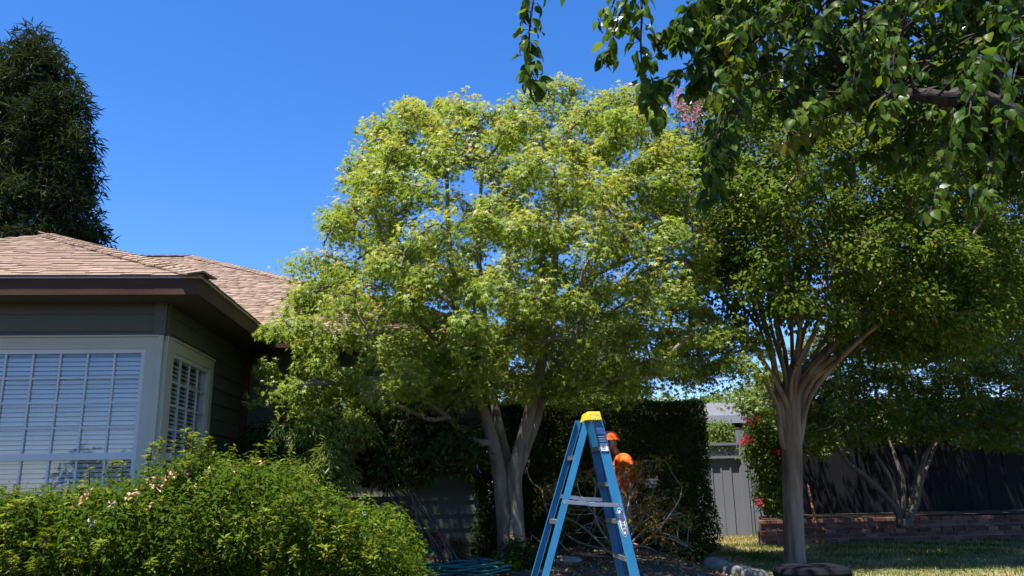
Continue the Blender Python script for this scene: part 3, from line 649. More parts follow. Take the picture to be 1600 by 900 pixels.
# ---- dark multi-stemmed maple behind, right
RY = 13.9
rb = P(1412, 826, RY); rb[2] = .22
rm = thing('maple_tree', 'dark multi stemmed maple spreading low behind the brick edging', 'tree', rb)
def rx3(l): return np.vstack([[rb+np.array((rng.uniform(-.1, .1), rng.uniform(-.06, .06), 0))], np.array([P(a, b, RY+c) for a, b, c in l])])
RL = [(rx3([(1392, 785, -.05), (1352, 745, -.15), (1326, 724, -.3), (1305, 695, -.5), (1288, 668, -.6), (1262, 650, -.7)]), .075, .02),
      (rx3([(1398, 770, 0), (1384, 735, -.05), (1368, 710, -.1), (1358, 680, -.2), (1356, 640, -.3), (1340, 600, -.4)]), .06, .02),
      (rx3([(1412, 760, .1), (1404, 730, .15), (1394, 700, .2), (1386, 670, .3), (1372, 630, .4), (1360, 580, .5)]), .06, .02),
      (rx3([(1430, 790, -.1), (1438, 745, -.15), (1446, 712, -.2), (1458, 690, -.3), (1466, 650, -.4), (1470, 600, -.4)]), .085, .025),
      (rx3([(1440, 755, 0), (1456, 710, .1), (1472, 675, .1), (1500, 620, .1), (1530, 560, .1)]), .05, .02),
      (rx3([(1432, 740, .2), (1428, 690, .3), (1420, 640, .4), (1424, 590, .5)]), .045, .015)]
for a, r0_, r1_ in RL: limb_part('trunk', a, r0_*.8, r1_*.8, M['darkbark'], rm, 9, .3, .07, .8)
RP = [(1150, 600), (1200, 572), (1290, 500), (1400, 400), (1500, 360), (1640, 400), (1700, 620), (1600, 700), (1500, 690), (1440, 680), (1380, 698), (1300, 712), (1262, 715), (1232, 690), (1215, 660), (1180, 650), (1140, 632)]
RC = crown(RP, RY-.1, 2.1, 520, .2, [(1350, 700, 30, 12)], edge=6, sep=.22, dmax=80)
pos, par, rad, nl = grow(RL, RC); twig_mesh('twig', pos, par, rad, nl, M['darkbark'], rm, 5)
clumpy_plant(rm, RC, rng.uniform(.25, .42, len(RC)), 140, T_MAPLE, .06, M['rmaple'], flat_=.5, up=1.0, outw=.5, rnd=.5, droop=.4)

# ---- conifer behind the house, far trees
def simple_tree(name, label, poly, Y0, half, n, rad_, per, templ, size, mat, trunkpx, bark='darkbark', group=None, edge=4, tr=.2, **kw):
    b = P(trunkpx[0], trunkpx[1], Y0); b[2] = 0; t = thing(name, label, 'tree', b, group)
    C = crown(poly, Y0, half, n, .3, (), edge=edge)
    top = C[np.argmax(C[:, 2])]; tp = np.array([b, b+(top-b)*.35, b+(top-b)*.7, top]); tp[:, 0] = b[0]+(tp[:, 0]-b[0])*np.array((0, .1, .4, 1.))
    limb_part('trunk', tp, tr, .03, M[bark], t, 8, .2)
    pos, par, rad, nl = grow([(tp, tr, .03)], C, step=.5, tip=.01); twig_mesh('twig', pos, par, rad, nl, M[bark], t, 4)
    clumpy_plant(t, C, rad_, per, templ, size, M[mat], **kw); return t
simple_tree('conifer_tree', 'tall dark conifer rising behind the roof at the left', [(50, 30), (95, 95), (126, 150), (140, 200), (143, 262), (140, 290), (150, 318), (146, 345), (158, 380), (150, 440), (-80, 440), (-60, 250), (0, 100)], 30, 2.6, 300, .6, 130, T_NEEDLE, .42, 'conifer', (40, 700), tr=.35, flat_=.7, up=.5, outw=.8, rnd=.7, droop=.1)
simple_tree('olive_tree', 'grey green fine leaved tree standing behind the tall hedge', [(872, 560), (886, 500), (930, 482), (985, 500), (996, 560), (992, 650), (940, 690), (860, 690), (800, 660), (790, 600)], 19, 1.3, 130, .42, 260, T_DIA, .07, 'grey', (920, 760), tr=.12, flat_=1.0, up=.4, outw=.6, rnd=.8, droop=.3)
simple_tree('shrub_tree', 'bright yellow green bushy tree peeping over the hedge', [(880, 600), (930, 590), (1000, 604), (1010, 640), (1000, 690), (870, 690)], 15.6, .6, 40, .32, 220, T_OVAL, .06, 'far', (950, 760), tr=.06, flat_=.8, up=.7, rnd=.6)
FT = [[(1062, 640), (1075, 618), (1095, 612), (1118, 618), (1128, 650), (1128, 720), (1060, 720)], [(1118, 655), (1125, 630), (1150, 612), (1180, 622), (1195, 660), (1190, 720), (1118, 720)], [(990, 640), (1005, 628), (1040, 622), (1062, 634), (1066, 690), (990, 690)]]
for f, l in zip(FT, ('rounded light green tree far off above the gate', 'far green tree behind the neighbouring roof', 'low green tree far off just above the hedge top')):
    cxx = np.mean([q[0] for q in f]); simple_tree('far_tree', l, f, 34, 1.6, 40, .75, 160, T_OVAL, .2, 'far', (cxx, 760), group='trees far behind the gate', tr=.2, flat_=.7, up=.7, rnd=.6)
simple_tree('garden_shrub', 'light green shrub seen through the gap above the lattice gate', [(1100, 668), (1125, 660), (1150, 664), (1160, 700), (1150, 720), (1100, 720)], 18.5, .8, 30, .3, 160, T_OVAL, .07, 'far', (1130, 760), tr=.06, flat_=.8, up=.7, rnd=.6)

# ================================================================ SHRUBS AND HEDGE
rng = np.random.default_rng(25)
def gl(px, py, Y):           # a spot on the ground under a photo position
    p = P(px, py, Y); p[2] = hz(p[0], p[1]); return p
def shrub(name, label, cat, poly, Y0, half, n, rad_, per, templ, size, mat, stems=8, stempx=None, edge=8, bark='darkbark', sr=.02, keep=None, dmax=None, gaps=(), shell=.45, group=None, sep=0, under=0, **kw):
    b = gl(*(stempx or (np.mean([q[0] for q in poly]), 880)), Y0); t = thing(name, label, cat, b, group)
    C = crown(poly, Y0, half, n, shell, gaps, edge=edge, keep=keep, dmax=dmax, sep=sep); C = C[C[:, 2] > hz(C[:, 0], C[:, 1])+.05]
    if under: C[:, 1] += under*np.clip((.95-C[:, 2])/.95, 0, 1)
    L = []
    for i in range(stems):
        e = C[rng.integers(len(C))]; s0 = b+np.array((rng.normal()*.12, rng.normal()*.1, -.02)); mid = (s0+e)/2+np.array((0, 0, .15)); L.append((np.array([s0, s0*.7+mid*.3+(0, 0, .05), mid, e]), sr, sr*.4))
    for a, r0_, r1_ in L: limb_part('stem', a, r0_, r1_, M[bark], t, 6)
    if L: pos, par, rad, nl = grow(L, C, step=.12, tip=.003, expo=.3); twig_mesh('twig', pos, par, rad, nl, M[bark], t, 4)
    else: a = np.repeat(b[None]+(0, .3, 0), len(C), 0)+(C-b)*(.55, .55, .45)+rng.normal(size=C.shape)*.05; frusta('twig', a, a+(C-a)*.78, np.full(len(C), .006), np.full(len(C), .003), M[bark], t, 4)
    f = clumpy_plant(t, C, rad_, per, templ, size, M[mat], **kw); return t, C
# big flowering shrub under the bay window
BP = [(-120, 770), (60, 780), (130, 772), (165, 762), (210, 768), (232, 730), (268, 738), (290, 708), (322, 712), (345, 730), (400, 732), (440, 735), (480, 752), (515, 775), (555, 808), (600, 832), (632, 858), (648, 900), (640, 1010), (-120, 1010)]
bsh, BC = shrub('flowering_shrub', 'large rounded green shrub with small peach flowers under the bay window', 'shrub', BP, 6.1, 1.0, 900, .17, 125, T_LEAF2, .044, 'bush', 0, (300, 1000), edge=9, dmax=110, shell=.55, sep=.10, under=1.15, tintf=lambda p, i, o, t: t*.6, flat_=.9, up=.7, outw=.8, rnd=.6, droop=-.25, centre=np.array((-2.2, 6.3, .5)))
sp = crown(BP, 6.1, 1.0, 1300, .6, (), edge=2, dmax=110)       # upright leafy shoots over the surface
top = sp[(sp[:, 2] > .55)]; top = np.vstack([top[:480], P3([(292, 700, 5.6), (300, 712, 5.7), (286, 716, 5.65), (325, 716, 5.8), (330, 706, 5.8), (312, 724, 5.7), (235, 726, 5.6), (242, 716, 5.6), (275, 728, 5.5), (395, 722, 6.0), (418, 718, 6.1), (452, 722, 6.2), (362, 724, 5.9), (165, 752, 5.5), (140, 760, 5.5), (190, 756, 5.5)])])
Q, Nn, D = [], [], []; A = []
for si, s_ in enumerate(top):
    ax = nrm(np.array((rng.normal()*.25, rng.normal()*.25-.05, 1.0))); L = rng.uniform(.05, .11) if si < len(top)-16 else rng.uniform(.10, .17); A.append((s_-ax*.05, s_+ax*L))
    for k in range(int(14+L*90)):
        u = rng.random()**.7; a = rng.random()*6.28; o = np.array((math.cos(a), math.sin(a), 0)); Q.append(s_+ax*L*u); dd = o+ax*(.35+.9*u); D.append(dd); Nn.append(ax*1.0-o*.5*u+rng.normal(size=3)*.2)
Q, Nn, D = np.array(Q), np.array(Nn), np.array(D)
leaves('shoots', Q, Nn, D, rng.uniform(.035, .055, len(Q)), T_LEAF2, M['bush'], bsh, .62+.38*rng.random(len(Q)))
A = np.array(A); frusta('shoot_stems', A[:, 0]*.6+A[:, 1]*.4, A[:, 1], np.full(len(A), .004), np.full(len(A), .002), M['darkbark'], bsh, 4)
fl = P3([(205+a, b, 5.35+.002*a) for a, b in [(5, 768), (28, 752), (40, 762), (-70, 772), (-2, 776), (62, 742), (85, 738), (130, 745), (204, 723), (150, 770), (52, 748), (100, 762), (-85, 790), (-30, 790), (160, 735), (120, 735), (202, 762), (90, 790), (30, 790), (245, 760), (190, 790), (140, 800), (-60, 815), (210, 820), (60, 830)]])
fq = np.repeat(fl, 9, 0)+rng.normal(size=(len(fl)*9, 3))*.012
leaves('blossom', fq, rng.normal(size=fq.shape)+(0, -.6, .5), rng.normal(size=fq.shape), rng.uniform(.018, .032, len(fq)), T_OVAL, M['peach'], bsh, np.repeat(rng.random(len(fl)), 9))
# fine pale shrub and fern by the inner corner
kp = lambda p: (p[:, 1] < MY-.25)
shrub('weeping_shrub', 'pale fine leaved weeping shrub between the big shrub and the wall', 'shrub', [(478, 715), (505, 690), (532, 690), (548, 710), (545, 750), (520, 775), (490, 770), (472, 745)], 8.9, .3, 40, .13, 120, T_NEEDLE, .11, 'fine', 5, (510, 880), edge=4, keep=kp, flat_=.8, up=.4, outw=.6, rnd=.5, droop=1.1)
shrub('bamboo_shrub', 'feathery shrub with pale tan green leaf tips beside the window casing', 'shrub', [(465, 660), (490, 640), (540, 640), (575, 655), (580, 690), (540, 700), (500, 700), (470, 690)], 9.3, .4, 60, .16, 110, T_NARROW, .07, 'fine', 5, (520, 880), edge=4, keep=kp, flat_=.6, up=.8, outw=.6, rnd=.5, droop=.6)
shrub('fern_shrub', 'dark feathery fern in the shaded corner by the downspout', 'fern', [(385, 690), (410, 660), (450, 660), (480, 690), (480, 760), (380, 760)], 9.4, .5, 60, .2, 110, T_NEEDLE, .12, 'camellia', 5, (430, 880), edge=4, keep=kp, flat_=.5, up=.8, outw=.9, rnd=.3, droop=.4)
shrub('camellia_shrub', 'dark glossy shrub with bare lower stems in front of the shaded wall', 'shrub', [(540, 690), (560, 640), (620, 620), (700, 640), (745, 690), (760, 722), (730, 735), (690, 720), (650, 748), (610, 765), (570, 745), (545, 730)], 9.75, .55, 120, .2, 110, T_OVAL, .062, 'camellia', 9, (692, 868), edge=6, keep=kp, sr=.017, flat_=.8, up=.7, rnd=.6, droop=.4)
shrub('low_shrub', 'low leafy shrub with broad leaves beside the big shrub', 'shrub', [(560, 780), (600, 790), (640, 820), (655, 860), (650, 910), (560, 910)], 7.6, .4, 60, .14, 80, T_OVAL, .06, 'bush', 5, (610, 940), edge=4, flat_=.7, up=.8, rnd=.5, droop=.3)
def ground_plant(name, label, px, py, Y, r, per, size, mat, templ=T_OVAL, h=.2, n=14):
    b = gl(px, py, Y); t = thing(name, label, 'plant', b, None); C = b+rng.normal(size=(n, 3))*(r*.5, r*.5, 0)+np.stack([np.zeros(n), np.zeros(n), rng.uniform(.03, h, n)], 1)
    frusta('stem', np.repeat(b[None], n, 0), C, np.full(n, .006), np.full(n, .003), M['darkbark'], t, 4)
    clumpy_plant(t, C, r*.5, per, templ, size, M[mat], flat_=.7, up=.7, rnd=.6, droop=0); return t
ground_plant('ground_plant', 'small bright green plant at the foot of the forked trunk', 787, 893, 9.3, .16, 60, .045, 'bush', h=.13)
ground_plant('ground_plant', 'dark green low plant between the forked trunk and the ladder', 830, 880, 9.6, .28, 90, .05, 'hedge', h=.28, n=20)
ground_plant('ground_plant', 'leafy sprout on the soil near the right end of the hedge', 1078, 868, 11.3, .2, 50, .06, 'camellia', h=.2)
ground_plant('ground_plant', 'thin dry grassy tuft on the soil before the dark wall', 715, 868, 10.4, .12, 30, .12, 'litter', T_NEEDLE, h=.25, n=8)

shrub('wall_vine', 'dark small leaved climber covering the end of the shaded wall behind the forked trunk', 'vine', [(738, 690), (760, 660), (790, 650), (792, 860), (745, 866), (752, 790)], 10.86, .16, 90, .13, 80, T_OVAL, .05, 'hedge', 5, (768, 868), edge=2, sr=.012, keep=lambda p: p[:, 1] < MY+.3, flat_=1, up=.5, rnd=.7, droop=.3)
# the clipped hedge
HX0, HX1, HY0, HY1 = .42, 3.86, 12.35, 13.7
HZ = P(1000, 627, HY0)[2]
hd = thing('hedge', 'tall dense dark green clipped hedge behind the ladder', 'hedge', ((HX0+HX1)/2, HY0+.6, 0))
mb = MB(); mb.box(((HX0+HX1)/2, (HY0+HY1)/2+.05, HZ/2-.06), (HX1-HX0-.34, HY1-HY0-.34, HZ-.26)); mb.mk('branch_core', M['darkbark'], hd)
def hedge_leaves(N):
    a = np.array([(HX1-HX0)*HZ, (HY1-HY0)*HZ, (HX1-HX0)*(HY1-HY0)*1.2]); w = rng.choice(3, N, p=a/a.sum()); u, v = rng.random(N), rng.random(N)
    dep = np.abs(rng.normal(size=N))*.09-.03
    pos = np.zeros((N, 3)); n = np.zeros((N, 3)); k = w == 0
    wob = lambda a, b: .05*np.sin(a*3.1+b*2.3)+.04*np.sin(a*7.3-b*5.1+1)
    X, Y, Z = HX0+u*(HX1-HX0), HY0+u*(HY1-HY0), v*HZ
    pos[k] = np.stack([X, HY0+dep+wob(X, Z), Z], 1)[k]; n[k] = (0, -1, .35)
    k = w == 1; pos[k] = np.stack([HX1-dep+wob(Y, Z), Y, Z], 1)[k]; n[k] = (1, 0, .35)
    k = w == 2; pos[k] = np.stack([X, HY0+v*(HY1-HY0), HZ-dep+.5*wob(X, v*2)], 1)[k]; n[k] = (0, 0, 1)
    return pos, n+rng.normal(size=(N, 3))*.55, n*.5+rng.normal(size=(N, 3))*.7-np.array((0, 0, .1)), rng.random(N)
hp, hn, hdn, ht = hedge_leaves(62000)
leaves('foliage', hp, hn, hdn, rng.uniform(.03, .052, len(hp)), T_DIA, M['hedge'], hd, ht*.9)
sp_ = P(1070, 628, 12.6); a_ = np.array([sp_, sp_+np.array((.02, 0, .2))])
limb_part('shoot', np.array([a_[0], (a_[0]+a_[1])/2+(.01, 0, 0), a_[1]]), .006, .003, M['darkbark'], hd, 5)
q = a_[0]+(a_[1]-a_[0])*rng.random((26, 1)); leaves('shoot_leaves', q, rng.normal(size=q.shape)*.5+(0, -.5, .6), rng.normal(size=q.shape)*(1, .5, .5), rng.uniform(.05, .07, 26), T_OVAL, M['hedge'], hd, rng.random(26))

# bare shrub with yellowing leaves between ladder and hedge
sb0 = gl(962, 884, 10.6); bs = thing('bare_shrub', 'sparse shrub of curling bare grey stems with yellowing leaf tufts behind the ladder', 'shrub', sb0)
ST = [[(962, 884), (930, 840), (905, 825), (878, 800), (872, 770)], [(958, 884), (935, 815), (930, 760), (918, 738)], [(964, 884), (950, 800), (962, 760), (975, 735)], [(966, 884), (975, 800), (990, 765), (1003, 742)], [(968, 884), (990, 830), (1010, 790), (1020, 760)],
      [(968, 884), (1000, 850), (1030, 825), (1055, 790), (1072, 760)], [(966, 884), (1010, 830), (1030, 815), (1045, 800)], [(960, 884), (915, 868), (885, 858), (872, 838), (876, 812)], [(962, 884), (940, 860), (900, 845), (870, 812), (852, 792), (848, 770)], [(964, 884), (985, 855), (1015, 850), (1048, 868), (1078, 850)],
      [(962, 884), (948, 830), (925, 800), (905, 770), (900, 745)], [(966, 884), (982, 820), (1000, 800), (1018, 800)], [(960, 884), (955, 820), (940, 780), (945, 730)], [(964, 884), (970, 830), (985, 790), (980, 750)], [(966, 884), (1020, 868), (1050, 840), (1088, 862)]]
tips = []
for i, s_ in enumerate(ST):
    c = np.vstack([[sb0+(rng.normal()*.05, rng.normal()*.05, 0)], np.array([P(a+rng.normal()*3, b+rng.normal()*3, 10.6+rng.normal()*.25) for a, b in s_[1:]])]); limb_part('stem', c, .018, .006, M['greytwig'], bs, 6); cc = curve(c, 14)
    tips.append(c[-1])
    for _ in range(6):
        b = cc[rng.integers(4, 14)]; e = b+rng.normal(size=3)*(.22, .12, .14)+(0, 0, .1); limb_part('twig', np.array([b, (b+e)/2+rng.normal(size=3)*.04, e]), .007, .003, M['greytwig'], bs, 5)
        if rng.random() < .65: tips.append(e)
tips = np.array(tips+list(P3([(1000, 800, 10.5), (1012, 812, 10.4), (995, 815, 10.5), (1020, 795, 10.5), (1006, 785, 10.5), (862, 755, 10.8), (872, 770, 10.8), (985, 735, 10.6), (1000, 725, 10.7), (820, 843, 10.5), (1000, 740, 10.7)])))
clumpy_plant(bs, tips, .11, 24, T_NARROW, .075, M['yellow'], flat_=1, up=.5, outw=.8, rnd=.5, droop=-.3)

# ================================================================ GATE, FENCE, EDGING, NEIGHBOUR
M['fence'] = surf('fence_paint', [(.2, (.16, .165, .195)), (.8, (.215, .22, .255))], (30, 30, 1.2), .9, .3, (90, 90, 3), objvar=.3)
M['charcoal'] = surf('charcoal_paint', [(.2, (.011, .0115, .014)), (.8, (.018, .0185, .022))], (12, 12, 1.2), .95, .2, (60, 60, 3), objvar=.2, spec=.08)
M['brick'] = surf('brick', [(.15, (.07, .036, .028)), (.5, (.15, .072, .054)), (.85, (.22, .125, .098))], (8, 8, 8), .95, .6, (70, 70, 70), objvar=.6, spec=.1)
M['mortar'] = surf('mortar', [(.2, (.14, .13, .12)), (.8, (.22, .21, .19))], (20, 20, 20), .95, .4)
FY = 15.9
g0 = P(1150, 840, FY)[0]; gate = thing('wooden_gate', 'grey board gate with lattice top between hedge and flowering vine', 'gate', (g0, FY, 0))
fx0, fx1 = P(1085, 780, FY)[0], P(1184, 780, FY)[0]; ft, lt = P(1130, 716, FY)[2], P(1130, 694, FY)[2]; px_ = P(1152, 690, FY)[0]
x = fx0; k = 0
while x < fx1:
    w = .19; piece('board', M['fence'], (x+w/2, FY-(.012 if k % 2 else 0), ft/2), (w-.008, .022, ft-.02), gate, None, .02); x += w
    piece('batten', M['fence'], (x-.002, FY-.026, ft/2-.01), (.028, .016, ft-.06), gate); k += 1
piece('cap_rail', M['fence'], ((fx0+px_)/2, FY-.02, ft+.02), (px_-fx0, .11, .045), gate); piece('top_rail', M['fence'], ((fx0+px_)/2, FY-.01, lt), (px_-fx0, .09, .05), gate)
piece('post', M['fence'], (px_+.07, FY+.02, 1.02), (.13, .13, 2.06), gate)
for sgn in (-1, 1):
    for i in range(16):
        xx = fx0-.1+i*.105; a = np.array((xx, FY+.004*sgn, ft+.045)); b = a+np.array((sgn*(lt-ft-.06), 0, lt-ft-.06))
        if min(a[0], b[0]) < fx0 or max(a[0], b[0]) > px_: continue
        piece('lattice_slat', M['fence'], (a+b)/2, (.035, .007, np.linalg.norm(b-a)+.02), gate, (0, sgn*R(45), 0))
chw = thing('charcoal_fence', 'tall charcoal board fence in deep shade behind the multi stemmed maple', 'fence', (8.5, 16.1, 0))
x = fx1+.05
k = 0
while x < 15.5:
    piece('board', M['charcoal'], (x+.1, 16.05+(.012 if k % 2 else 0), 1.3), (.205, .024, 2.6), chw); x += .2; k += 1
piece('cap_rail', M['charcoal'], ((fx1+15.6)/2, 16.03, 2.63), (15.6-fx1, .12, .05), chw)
# brick edging: a front row and a raised tier behind it
def brickwall(name, label, x0, x1, Y, z0, rows, dpt=.11, cat='wall'):
    t = thing(name, label, cat, ((x0+x1)/2, Y, z0)); bl, bh = .20, .072
    mb = MB(); mb.box(((x0+x1)/2, Y, z0+rows*bh/2-.006), (x1-x0-.02, dpt-.02, rows*bh-.012)); mb.mk('mortar', M['mortar'], t)
    for r in range(rows):
        cap = r == rows-1; x = x0-(bl/2 if r % 2 else 0); st = bl
        while x < x1:
            a, b = max(x, x0), min(x+st-.012, x1)
            if b-a > .03: piece('brick', M['brick'], ((a+b)/2+rng.normal()*.001, Y+rng.normal()*.002-(.01 if cap else 0), z0+r*bh+bh/2), (b-a, dpt+(.03 if cap else 0), bh-.011), t, (0, 0, rng.normal()*.008), .04)
            x += st
    return t
bz = P(1300, 827, 13.5)[2]
brickwall('brick_edging', 'low brick edging wall along the back of the lawn', P(1186, 840, 13.5)[0], 11.2, 13.5, P(1300, 827, 13.5)[2]-.288, 4)
brickwall('brick_planter', 'raised brick tier behind the low edging, beside the gate', P(1186, 815, 14.4)[0], 11.5, 14.4, P(1200, 812, 14.4)[2]-.288, 4)
v = [(P(1188, 840, 13.5)[0]+.03, 13.55, .17), (11.2, 13.55, .17), (11.2, 14.36, .17), (P(1188, 840, 14.36)[0], 14.36, .17)]
mk('planter_soil', v, [(0, 1, 2, 3)], surf('bed_soil', [(.2, (.03, .022, .016)), (.8, (.09, .07, .05))], (5, 5, 5), .95, .7, (50, 50, 50)), kind='structure')
v = [(P(1188, 815, 14.4)[0]+.05, 14.46, .40), (11.5, 14.46, .40), (11.5, 16.0, .40), (P(1190, 815, 15.85)[0], 16.0, .40)]
mk('bed_soil', v, [(0, 1, 2, 3)], bpy.data.materials['bed_soil'], kind='structure')
# wooden stake
a, b = P(1276, 826, 13.8), P(1262, 757, 14.25); a[2] = .25; st_ = thing('wooden_stake', 'orange brown wooden stake leaning in the shaded brick bed', 'stake', a)
limb_part('pole', np.array([a, (a+b)/2, b]), .022, .02, surf('stake_wood', [(.2, (.22, .10, .035)), (.8, (.34, .17, .06))], (20, 20, 3), .7, .2), st_, 8, 0, .02)
# neighbour roof beyond the gate
M['nroof'] = surf('neighbour_shingle', [(.2, (.09, .09, .10)), (.8, (.15, .15, .165))], (9, 9, 9), .9, .4)
nh = thing('neighbour_house', 'neighbour house with grey roof and pale fascia glimpsed above the gate', 'house', (8.6, 23, 0))
a = P(1085, 662, 21)[0]; z = P(1130, 657, 21)[2]
mb = MB(); mb.box((a+4.2, 24.2, z/2-.1), (7.4, 4.6, z-.2)); mb.mk('wall', flat('neighbour_wall', (.16, .17, .17), .8), nh)
mb = MB(); mb.hexa([(a, 21, z+.12), (a+9, 21, z+.12), (a+9, 27, z+.12), (a, 27, z+.12)], [(a+1.0, 23.9, z+.75), (a+8, 23.9, z+.75), (a+8, 24.1, z+.75), (a+1.0, 24.1, z+.75)]); mb.mk('roof', M['nroof'], nh)
mb = MB(); mb.box((a+4.5, 20.97, z+.03), (9.04, .05, .20)); mb.mk('fascia', flat('pale_fascia', (.34, .34, .38), .5), nh); mb = MB(); mb.box((a+.0, 24, z+.03), (.05, 6, .199)); mb.mk('fascia', bpy.data.materials['pale_fascia'], nh)
mb = MB(); mb.box((a+1.4, 20.95, z-.55), (.9, .06, .7)); mb.mk('window', M['room'], nh)
# magenta flowering vine
vb = gl(1200, 835, 14.9); vb[2] = .52
VP = [(1160, 690), (1175, 655), (1200, 640), (1225, 650), (1226, 720), (1222, 800), (1205, 812), (1190, 790), (1184, 740), (1168, 712)]
vn, VC = shrub('flowering_vine', 'climbing shrub with magenta flowers beside the gate', 'vine', VP, 15.0, .5, 110, .2, 90, T_OVAL, .065, 'rmaple', 5, (1206, 835), edge=4, flat_=.9, up=.7, rnd=.6, droop=.3)
for px, py, r_ in [(1163, 688, .075), (1170, 686, .07), (1160, 693, .05), (1172, 661, .045), (1163, 655, .035), (1185, 578+74, .03), (1186, 786, .06), (1213, 706, .04), (1216, 706, .04), (1180, 652, .035)]:
    c = P(px, py, 14.5); q = c+rng.normal(size=(40, 3))*r_*.5; leaves('flower_cluster', q, rng.normal(size=q.shape)+(0, -.5, .4), rng.normal(size=q.shape), rng.uniform(.03, .045, 40), T_OVAL, M['magenta'], vn, rng.random(40))
# edging stones, tub, hose, litter
M['stone'] = surf('grey_stone', [(.2, (.10, .10, .095)), (.5, (.19, .185, .17)), (.8, (.33, .32, .29))], (7, 7, 7), .9, .9, (24, 24, 24), bdist=.02)
def stone(label, c, r, yaw=0):
    c = np.array(c); t = thing('edging_stone', label, 'stone', (c[0], c[1], hz(c[0], c[1])), 'stones edging the lawn'); mb = MB(); nu, nv = 16, 10; ph = rng.random(6)*6
    rot = Matrix.Rotation(yaw, 3, 'Z')
    mb.ball((0, 0, 0), (1, 1, 1), nu, nv); V = np.array(mb.v)
    V = np.sign(V)*np.abs(V)**.72; V *= (1+.10*np.sin(3*V[:, :1]+ph[0]+2*V[:, 1:2])+.07*np.sin(5*V[:, 1:2]-4*V[:, 2:]+ph[1])+.04*np.sin(9*V[:, :1]+7*V[:, 2:]+ph[2])); V = V*r
    V = np.array([rot @ Vector(a) for a in V])+c
    mk('rock', V, mb.f, M['stone'], t, smooth=True)
for lab, px, py, Y, r_, yw in [('pale topped grey edging stone at the corner of lawn and soil', 1120, 890, 9.9, (.17, .12, .10), -.4), ('long grey edging stone, next one towards the camera', 1152, 899, 9.3, (.2, .13, .09), -.7), ('small grey edging stone right of the long one', 1180, 903, 9.0, (.16, .11, .08), -.5), ('flat pale stone on the soil left of the ladder foot', 748, 868, 10.15, (.16, .10, .05), .3), ('small round stone beside the forked trunk', 758, 880, 9.75, (.09, .07, .05), .9), ('flat grey stone behind the ladder legs', 880, 885, 10.0, (.22, .14, .05), .2)]:
    c = gl(px, py, Y); c[2] += r_[2]*.45; stone(lab, c, r_, yw)
tb = P(1268, 892, 6.6); M['tub'] = surf('tub_plastic', [(.3, (.010, .011, .014)), (.7, (.017, .018, .022))], (5, 5, 5), .7, .1, (90, 90, 90), spec=0)
tub = thing('garden_tub', 'dark grey rounded tub at the lower edge in front of the smooth trunk', 'tub', (tb[0], tb[1], 0))
def rrect(cx, cy, z, w, d, r, n=6):
    o = []
    for sx, sy, a0 in ((1, 1, 0), (-1, 1, 90), (-1, -1, 180), (1, -1, 270)):
        for i in range(n+1): a = R(a0+90*i/n); o.append((cx+sx*(w/2-r)+r*math.cos(a), cy+sy*(d/2-r)+r*math.sin(a), z))
    return o
def loft(rings, mat, name, par, cap=(True, True)):
    v = [p for r_ in rings for p in r_]; n = len(rings[0]); f = []
    for i in range(len(rings)-1):
        for j in range(n): f.append((i*n+j, i*n+(j+1) % n, (i+1)*n+(j+1) % n, (i+1)*n+j))
    if cap[0]: f.append(tuple(range(n-1, -1, -1)))
    if cap[1]: f.append(tuple((len(rings)-1)*n+j for j in range(n)))
    return mk(name, v, f, mat, par, smooth=False)
zt_ = tb[2]+.045
loft([rrect(tb[0], tb[1], 0, .36, .34, .1), rrect(tb[0], tb[1], .1, .40, .38, .12), rrect(tb[0], tb[1], zt_-.09, .5, .44, .14)], M['tub'], 'body', tub)
loft([rrect(tb[0], tb[1], zt_-.088, .55, .48, .16), rrect(tb[0], tb[1], zt_-.05, .56, .49, .16), rrect(tb[0], tb[1], zt_-.02, .53, .46, .15), rrect(tb[0], tb[1], zt_-.004, .46, .40, .13), rrect(tb[0], tb[1], zt_, .36, .3, .1)], M['tub'], 'lid', tub)
# garden hose
ho = gl(725, 893, 9.1); hose = thing('garden_hose', 'coiled teal garden hose on the soil below the dark wall', 'hose', ho); pts = []
for i in range(150):
    a = i*.26; r_ = .33+.07*math.sin(i*.37)+.03*math.sin(i*1.13); pts.append((ho[0]+r_*1.15*math.cos(a)+.05*math.sin(i*.1), ho[1]+r_*.75*math.sin(a), hz(ho[0], ho[1])+.02+.016*(i/24)+.015*math.sin(i*.9)))
pts += [(ho[0]+.5, ho[1]-.1, ho[2]+.02), (ho[0]+.8, ho[1]-.5, ho[2]+.01), (ho[0]+1.2, ho[1]-.9, ho[2]-.02)]
mb = MB(); mb.tube(curve(pts, 620), .013, 8); mb.mk('tube', surf('hose_rubber', [(.3, (.012, .10, .10)), (.7, (.02, .15, .145))], (5, 5, 5), .35), hose, smooth=True)
mb = MB(); mb.tube([pts[-1], np.array(pts[-1])+(.05, -.03, 0)], .017, 8); mb.mk('fitting', flat('brass', (.5, .36, .14), .35, 1), hose)
N = 5200; x, y = rng.uniform(-1.5, 3.6, N), rng.uniform(7.5, 12.2, N); k = ~inpoly(np.stack([x, y], 1), LAWN) & ~((y > MY-.1) & (x < EX+.1)); x, y = x[k], y[k]; N = len(x)
leaves('leaf_litter', np.stack([x, y, hz(x, y)+.012+.012*rng.random(N)], 1), np.tile((0, 0, 1.), (N, 1))+rng.normal(size=(N, 3))*.45, rng.normal(size=(N, 3))*(1, 1, .2), rng.uniform(.025, .06, N), T_OVAL, M['litter'], None, rng.random(N))

